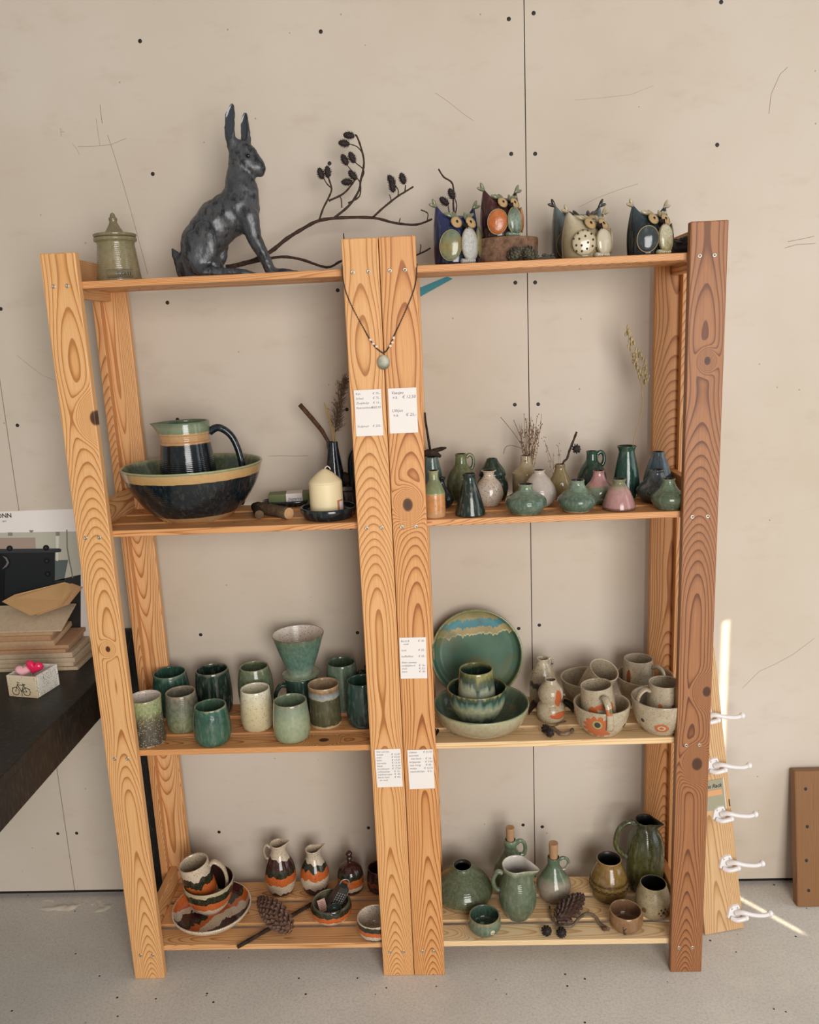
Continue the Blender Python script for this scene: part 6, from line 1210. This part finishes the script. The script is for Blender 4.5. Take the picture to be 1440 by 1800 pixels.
# ================================================================== right: coat rack board and plank
def rack():
    bl, brt = at_z(1240, 1645, 0), at_z(1308, 1633, 0); ex = (brt - bl).normalized(); w_ = (brt - bl).length
    ln = 0.80; mid = (bl + brt) / 2; topc = Vector((mid.x - 0.050, YW - 0.004, 0)); dz = math.sqrt(ln ** 2 - (topc - mid).length ** 2); ez = (Vector((topc.x, topc.y, dz)) - mid).normalized()
    ex = (ex - ez * ex.dot(ez)).normalized(); ey = ez.cross(ex)
    bl = mid - ex * w_ / 2; m = Matrix((ex, ey, ez)).transposed().to_4x4(); m.translation = bl + Vector((0, 0, 0.002))
    r = thing('coat_rack', 'light wooden coat rack board with white hooks leaning on the wall', 'coat rack'); r.matrix_world = m
    board('board', (0, 0, 0), (w_, 0.018, ln), 'z', pine('pine_rack', '#d6b184', '#c89e6c', '#a5784a', arch=0.04, freq=300), r, 0.002, (0.01, 0.01, 0.2))
    WH = plain('white_enamel', '#e9e4e2', 0.25); inv = m.inverted()
    for i, (px, py) in enumerate(((1240, 1260), (1252, 1347), (1263, 1432), (1275, 1518), (1289, 1605))):
        d = ray(px, py); n = m.col[1].xyz; p0 = m.translation; t = (p0 - CAM).dot(n) / d.dot(n); q = inv @ (CAM + d * t)
        h = bpy.data.objects.new('hook', None); link(h, r); h.location = (q.x, -0.0002, q.z)
        g = Geo(); out = [(-0.020, -0.006), (-0.012, 0.016), (0.000, 0.022), (0.016, 0.022), (0.022, 0.006), (0.016, -0.012), (-0.006, -0.018)]
        V = [(x, 0, z) for x, z in out] + [(x * 0.9, -0.005, z * 0.9) for x, z in out]; k = len(out)
        g.add(V, [tuple(range(k)), tuple(range(2 * k - 1, k - 1, -1))] + [(j, j + k, (j + 1) % k + k, (j + 1) % k) for j in range(k)]); g.obj('plate', WH, h, smooth=False)
        g = Geo().tube(crom([(0.004, -0.004, 0.002), (0.016, -0.016, 0.006), (0.040, -0.026, 0.000), (0.066, -0.030, -0.004), (0.082, -0.030, -0.002)], 5), [0.0075, 0.007, 0.0066, 0.0064, 0.0062, 0.006, 0.006, 0.0058, 0.0056, 0.0055, 0.0055, 0.0054, 0.0053, 0.0052, 0.0052, 0.0052, 0.0052, 0.0052, 0.0052, 0.0052, 0.0052], 10)
        g.ell((0.084, -0.030, -0.0015), (0.0075, 0.0080, 0.0080), 0, 12, 8); g.obj('long_arm', WH, h)
        g = Geo().tube(crom([(-0.010, -0.004, -0.008), (0.000, -0.013, -0.012), (0.014, -0.018, -0.010), (0.022, -0.019, -0.008)], 4), 0.0058, 10); g.ell((0.024, -0.019, -0.0075), (0.0068, 0.0070, 0.0070), 0, 12, 8); g.obj('short_arm', WH, h)
        for x in (-0.005, 0.010): g = Geo(); g.ell((x, -0.0052, 0.014), (0.0022, 0.0006, 0.0022), 0, 10, 6); g.obj('screw', M_STEEL, h)
    # product tag on the board
    q = []
    for px, py in ((1246, 1372), (1283, 1368), (1290, 1420)):
        d = ray(px, py); n = m.col[1].xyz; t = (m.translation - CAM).dot(n) / d.dot(n); q.append(inv @ (CAM + d * t))
    tg = bpy.data.objects.new('product_tag', None); link(tg, r); tg.location = (q[0].x, 0, q[0].z)
    w2 = q[1].x - q[0].x; h2 = abs(q[2].z - q[1].z)
    box('tag_card', (-0.03, -0.0016, -h2), (w2 * 0.66, -0.0004, 0), plain('tag_olive', '#9c967c', 0.6), tg, 0)
    box('tag_barcode', (w2 * 0.66, -0.0016, -h2), (min(w2, 0.04) , -0.0004, 0.002), plain('tag_white', '#dcdae0', 0.6), tg, 0)
    box('barcode_bar', (w2 * 0.84, -0.0019, -h2 * 0.95), (w2 * 0.88, -0.0016, -h2 * 0.72), INKB, tg, 0)
    box('picture_panel', (-0.02, -0.0019, -h2 * 0.52), (w2 * 0.55, -0.0016, -h2 * 0.34), plain('tag_orange', '#d49a68', 0.6), tg, 0)
    text('Clothes Rack', 0.0135, INKB, tg, Matrix.Translation((w2 * 0.56, -0.0018, -h2 * 0.26)) @ WALLF, 'lettering', 'RIGHT', 0.3, bold=0.0002)
rack()
p0 = at_z(1402, 1596, 0); pr = thing('old_plank', 'short thick weathered plank leaning against the wall', 'plank', (p0.x, p0.y, 0.0015)); pr.rotation_euler = (-math.atan2(YW - p0.y - 0.034, 0.35), 0, 0)
board('board', (0, 0, 0), (0.24, 0.030, 0.362), 'z', pine('old_wood', '#94693f', '#855a34', '#5a3a20', [(0.06, 0.16, 0.006)], arch=0.05), pr, 0.004, (-0.02, 0.012, 0.1))
for x, z in ((0.028, 0.315), (0.030, 0.215), (0.026, 0.125), (0.030, 0.045)):
    g = Geo(); g.ell((x, 0, z), (0.0042, 0.0007, 0.0048), 0, 10, 6); g.obj('nail_hole', M_SCREWHOLE, pr)
